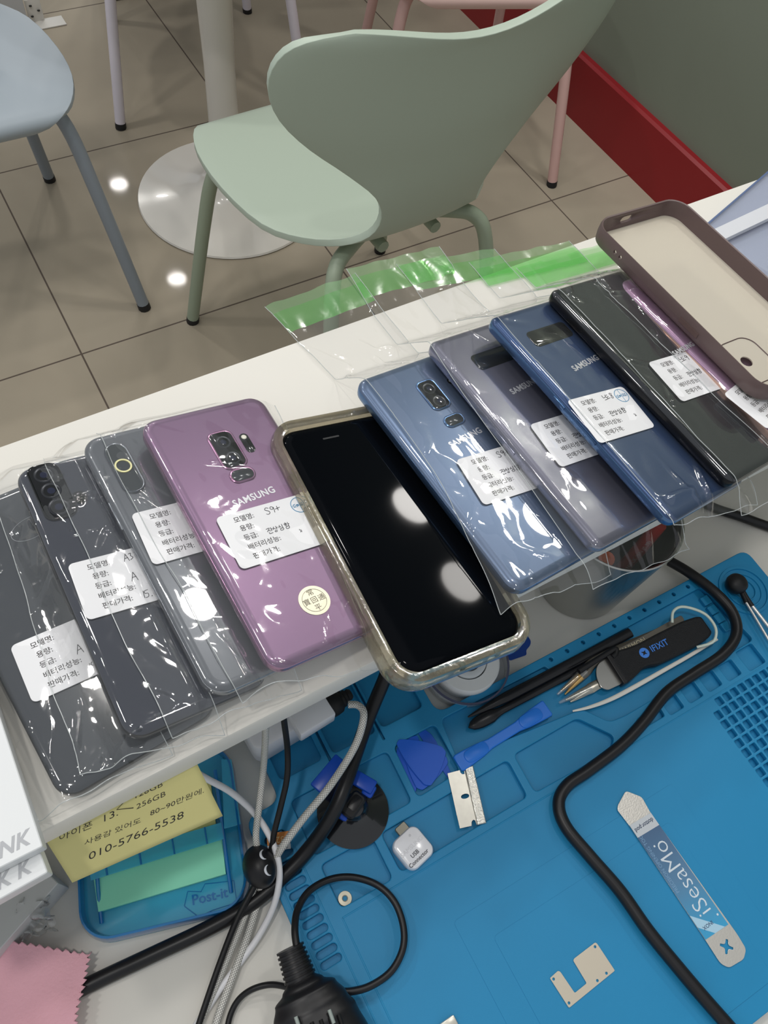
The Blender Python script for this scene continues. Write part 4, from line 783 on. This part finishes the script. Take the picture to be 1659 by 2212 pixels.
# ================================================================== LEFT SIDE
# product boxes on the shelf corner
bw=M('box_white',(228,230,231),.35); pg=M('print_silver',(176,178,182),.4)
def sbox(lbl,px,py,z0,h,w,l,yaw,txts,seed=0):
    c=P(px,py,z0+h); e=empty('product_box',(c.x,c.y,z0),lbl,'box','white product boxes at the left end of the shelf',yaw)
    rslab('box_body',w,l,.0008,[(.0003,0),(0,.0004),(0,h-.0004),(.0004,h)],bw,e,-w/2,l/2,2)
    for (tx,x,y,sz) in txts: text('box_print',tx,sz,pg,e,(x,y,h+.0001),0,.35,'RIGHT',.00004,.00022,1.05)
    return e
d=(P(2,1555,SH+.018)-P(92,1828,SH+.018)); ya=math.atan2(d.y,d.x)-R_(90)
e=sbox('white product box with grey lettering, top of the pile at the left edge',92,1828,SH+.0112,.0085,.085,.150,ya,[('USBANK',-.0045,.0062,.0088)])
lathe('round_print',[(0,.0086),(.012,.0086),(.012,.00868),(0,.00868)],M('print_paleblue',(206,226,240),.4),e,40,(-.0355,.030,0))
sbox('white product box with a printed frame, under the top box',103,1884,SH+.0006,.0100,.085,.150,ya+R_(2.5),[('BANK K',-.0060,.0062,.0088)])
# carton on the desk
c=P(150,1918,DZ); e=empty('carton',(c.x,c.y,DZ+.0004),'white carton standing on the desk under the product boxes','box',None,R_(24))
rslab('carton_body',.06,.040,.0008,[(0,0),(0,.0275),(.0005,.028)],M('carton_white',(206,208,208),.4),e,-.03,.020,2)
# crumpled bag with dark cable in front of carton
def sheet(name,quad,z,nu,nv,fn,mt,lbl,cat,th=0,parent=None):
    A,B,Cc,D=[P(x,y,z) for x,y in quad]; v=[]
    for j in range(nv+1):
        for i in range(nu+1):
            u,t=i/nu,j/nv; p=(A*(1-u)+B*u)*(1-t)+(D*(1-u)+Cc*u)*t; v.append(fn(p,u,t))
    f=[(j*(nu+1)+i,j*(nu+1)+i+1,(j+1)*(nu+1)+i+1,(j+1)*(nu+1)+i) for j in range(nv) for i in range(nu)]
    o=mesh(name,v,f,mt,parent,True,180)
    if th: m_=o.modifiers.new('s','SOLIDIFY'); m_.thickness=th; m_.offset=1
    if lbl: tag(o,lbl,cat)
    return o
def fcr(p,u,t):
    q=Vector((u*7,t*7,2.2)); n=abs(noise.noise(q))*.022+abs(noise.noise(q*2.3))*.010; return Vector((p.x+noise.noise(q*1.1)*.006,p.y+noise.noise(q*1.3+Vector((3,3,3)))*.006,DZ+.002+n+.012*math.sin(math.pi*t)))
sheet('crumpled_bag',[(-90,1880),(112,1895),(120,2010),(-70,2060)],DZ+.012,44,36,fcr,film('crumple_film',haze=.10,gl=3,rough=.10,bump=.3),'crumpled clear plastic bag in front of the white carton at the left edge','plastic bag')
tag(tube('coiled_lead',[P(x,y,DZ+.006) for x,y in((-40,1925),(12,1922),(36,1945),(26,1985),(-6,2012),(-60,2020))],.0065,cblk),'dark coiled lead inside the crumpled plastic bag','cable')
# pink cloth with pinked edges
def fcl(p,u,t):
    zz=DZ+.017-.006*t+.004*math.sin(u*5+t*3)+.003*noise.noise(Vector((u*3,t*3,8)))
    e1=Vector(p)
    if abs(u-1)<1e-6: k=round(t*60); e1=e1+Vector(((0,-.0014,-.0028,-.0014)[k%4]+.0008,0,0))
    if t<1e-6: k=round(u*84); e1=e1+Vector((0,(0,-.0013,-.0026,-.0013)[k%4]+.0006,0))
    return Vector((e1.x+noise.noise(Vector((0,t*3,1)))*.003*u,e1.y+noise.noise(Vector((u*3,0,1)))*.002,zz))
sheet('polishing_cloth',[(-190,2000),(194,2058),(150,2290),(-190,2330)],DZ+.016,84,60,fcl,M('cloth_pink',(238,182,194),.85,bump=.4,bscale=500,spec=.1,var=.04,vscale=30),'soft pink cleaning cloth with zigzag edges in the bottom left corner','cloth',.0006)
# sticky note dispenser
dz=DZ+.004; O=P(176,2052,dz); BR=P(548,1962,dz); TR=P(505,1590,dz+.012); X=(BR-O); W3=X.length; ang=math.atan2(X.y,X.x); Yv=Matrix.Rotation(ang,3,'Z')@Vector((0,1,0)); L3=(TR-BR).dot(Yv)
e=empty('note_dispenser',(O.x,O.y,DZ+.0004),'translucent blue sticky note dispenser tray on the white desk','note dispenser',None,ang)
aq=film('aqua_plastic',(.46,.90,1.0),.42,(90,215,250),1.4,.08,.02,30); aqd=film('aqua_thick',(.20,.62,.88),.5,(40,150,220),1.4,.06,.0,30)
plate('tray_base',[(x,y) for x,y in rr(W3,L3,.020,8,W3/2,L3/2)],[],0,.003,aq,e,.0006)
o=ringloft('tray_rim',W3-.005,L3-.005,.018,[(0,.0005),(.0022,.001),(.0026,.006),(.0010,.0135),(-.0003,.0140),(-.0012,.006)],aqd,e,0,8); o.data.transform(Matrix.Translation((W3/2,L3/2,0)))
for sx in(.0125,W3-.0125):
    multi('side_rail',[tube_geo([Vector((sx,.012,.004)),Vector((sx,.030,.009)),Vector((sx,L3-.020,.016))],.0013,8)],aqd,e)
def dl(x,y,z): v=e.matrix_world.inverted() if False else None; q=P(x,y,DZ+z)-Vector((O.x,O.y,DZ)); q.rotate(Matrix.Rotation(-ang,3,'Z')); return q
gp=[dl(*a) for a in((200,1880,.008),(478,1800,.008),(488,1888,.008),(213,1970,.008))]
def npad(nm,pts,z0,z1,mt): return plate(nm,[(a.x,a.y) for a in pts],[],z0,z1,mt,e,.0002)
npad('green_note_pad',gp,.0040,.0085,M('note_green',(150,240,205),.6))
npad('yellow_note_pad',[dl(*a) for a in((200,1760,.010),(455,1690,.010),(470,1810,.010),(200,1880,.010))],.0035,.0100,M('note_yellow',(224,218,140),.6))
lp=[dl(*a) for a in((190,1862,.014),(478,1776,.014),(484,1812,.014),(196,1902,.014))]
npad('pad_lip',lp,.0120,.0135,aq)
for k in range(4):
    a=lp[0].lerp(lp[1],.12+.25*k); b=lp[3].lerp(lp[2],.12+.25*k); multi('lip_rib',[tube_geo([Vector((a.x,a.y,.0137)),Vector((b.x,b.y,.0137))],.0006,6)],aqd,e)
npad('front_panel',[dl(*a) for a in((478,1640,.014),(500,1640,.014),(520,1780,.014),(484,1790,.014))],.0120,.0135,aq)
q=dl(453,1937,.0035); text('embossed_logo','Post-it',.0085,aqd,e,(q.x,q.y,.0033),0,0,'CENTER',.0003,.0001)
multi('logo_outline',[tube_geo([Vector((q.x+a,q.y+b,.0033)) for a,b in((-.016,-.002),(-.013,.006),(-.005,.004),(-.002,.008),(.006,.007),(.016,.006),(.016,-.007),(.001,-.008),(-.008,-.010),(-.016,-.002))],.0003,6)],aqd,e)
# yellow note stuck to the shelf edge
nz0=SH-ST+.002; nTL,nTR=P(88,1798,nz0),P(424,1646,nz0); nTL.y=nTR.y=SY0-.0012; 
A=P(88,1798,nz0); B=P(424,1646,nz0); Dn=P(156,1906,nz0-.026); n_=(B-A).cross(Dn-A).normalized(); r_=ray(481,1762); Cn=CAM+r_*((A-CAM).dot(n_)/r_.dot(n_))
e=empty('sticky_note',(A.x,A.y,nz0),'yellow sticky note with pen handwriting hanging from the shelf edge','sticky note')
of=Vector(e.location); nn=(B-A).cross(Dn-A).normalized()
if nn.z<0: nn=-nn
v=[];nu,nv=24,12
for j in range(nv+1):
    for i in range(nu+1):
        u,t=i/nu,j/nv; p=(A*(1-u)+B*u)*(1-t)+(Dn*(1-u)+Cn*u)*t; p=p+nn*(.0*t); v.append(p-of)
o=mesh('note_sheet',v,[(j*(nu+1)+i,j*(nu+1)+i+1,(j+1)*(nu+1)+i+1,(j+1)*(nu+1)+i) for j in range(nv) for i in range(nu)],M('note_paper_yellow',(214,206,140),.65),e,True,180); m_=o.modifiers.new('s','SOLIDIFY'); m_.thickness=.0003; m_.offset=-1
def onp(x,y,lift=.0004):
    r=ray(x,y); k=(A-CAM).dot(nn)/r.dot(nn); return CAM+r*k+nn*lift-of
def ntext(body,x0,y0,x1,y1,size,sh=.25):
    a,b=onp(x0,y0),onp(x1,y1); t=text('handwriting',body,size,pen,e,(0,0,0),0,sh,'LEFT',.00003,-.00006)
    wd=max(q.co.x for q in t.data.vertices)-min(q.co.x for q in t.data.vertices); d=b-a; X=d.normalized(); Y=nn.cross(X).normalized(); sc_=d.length/wd
    m=Matrix((X*sc_,Y*(sc_*.72),nn)).transposed().to_4x4(); m.translation=a; t.data.transform(m)
ntext('아이폰',124,1812,196,1782,.0070); ntext('13.',216,1772,246,1758,.0062); ntext('128GB',286,1722,346,1695,.0060); ntext('256GB',292,1744,356,1714,.0062)
ntext('사용감 있어도',180,1822,302,1772,.0072); ntext('80~90만원에.',322,1758,437,1708,.0066); ntext('010-5766-5538',188,1852,394,1760,.0066)
multi('pen_stroke',[tube_geo([onp(272,1727),onp(252,1748),onp(288,1744)],.00022,5)],pen,e)
#MARK_END
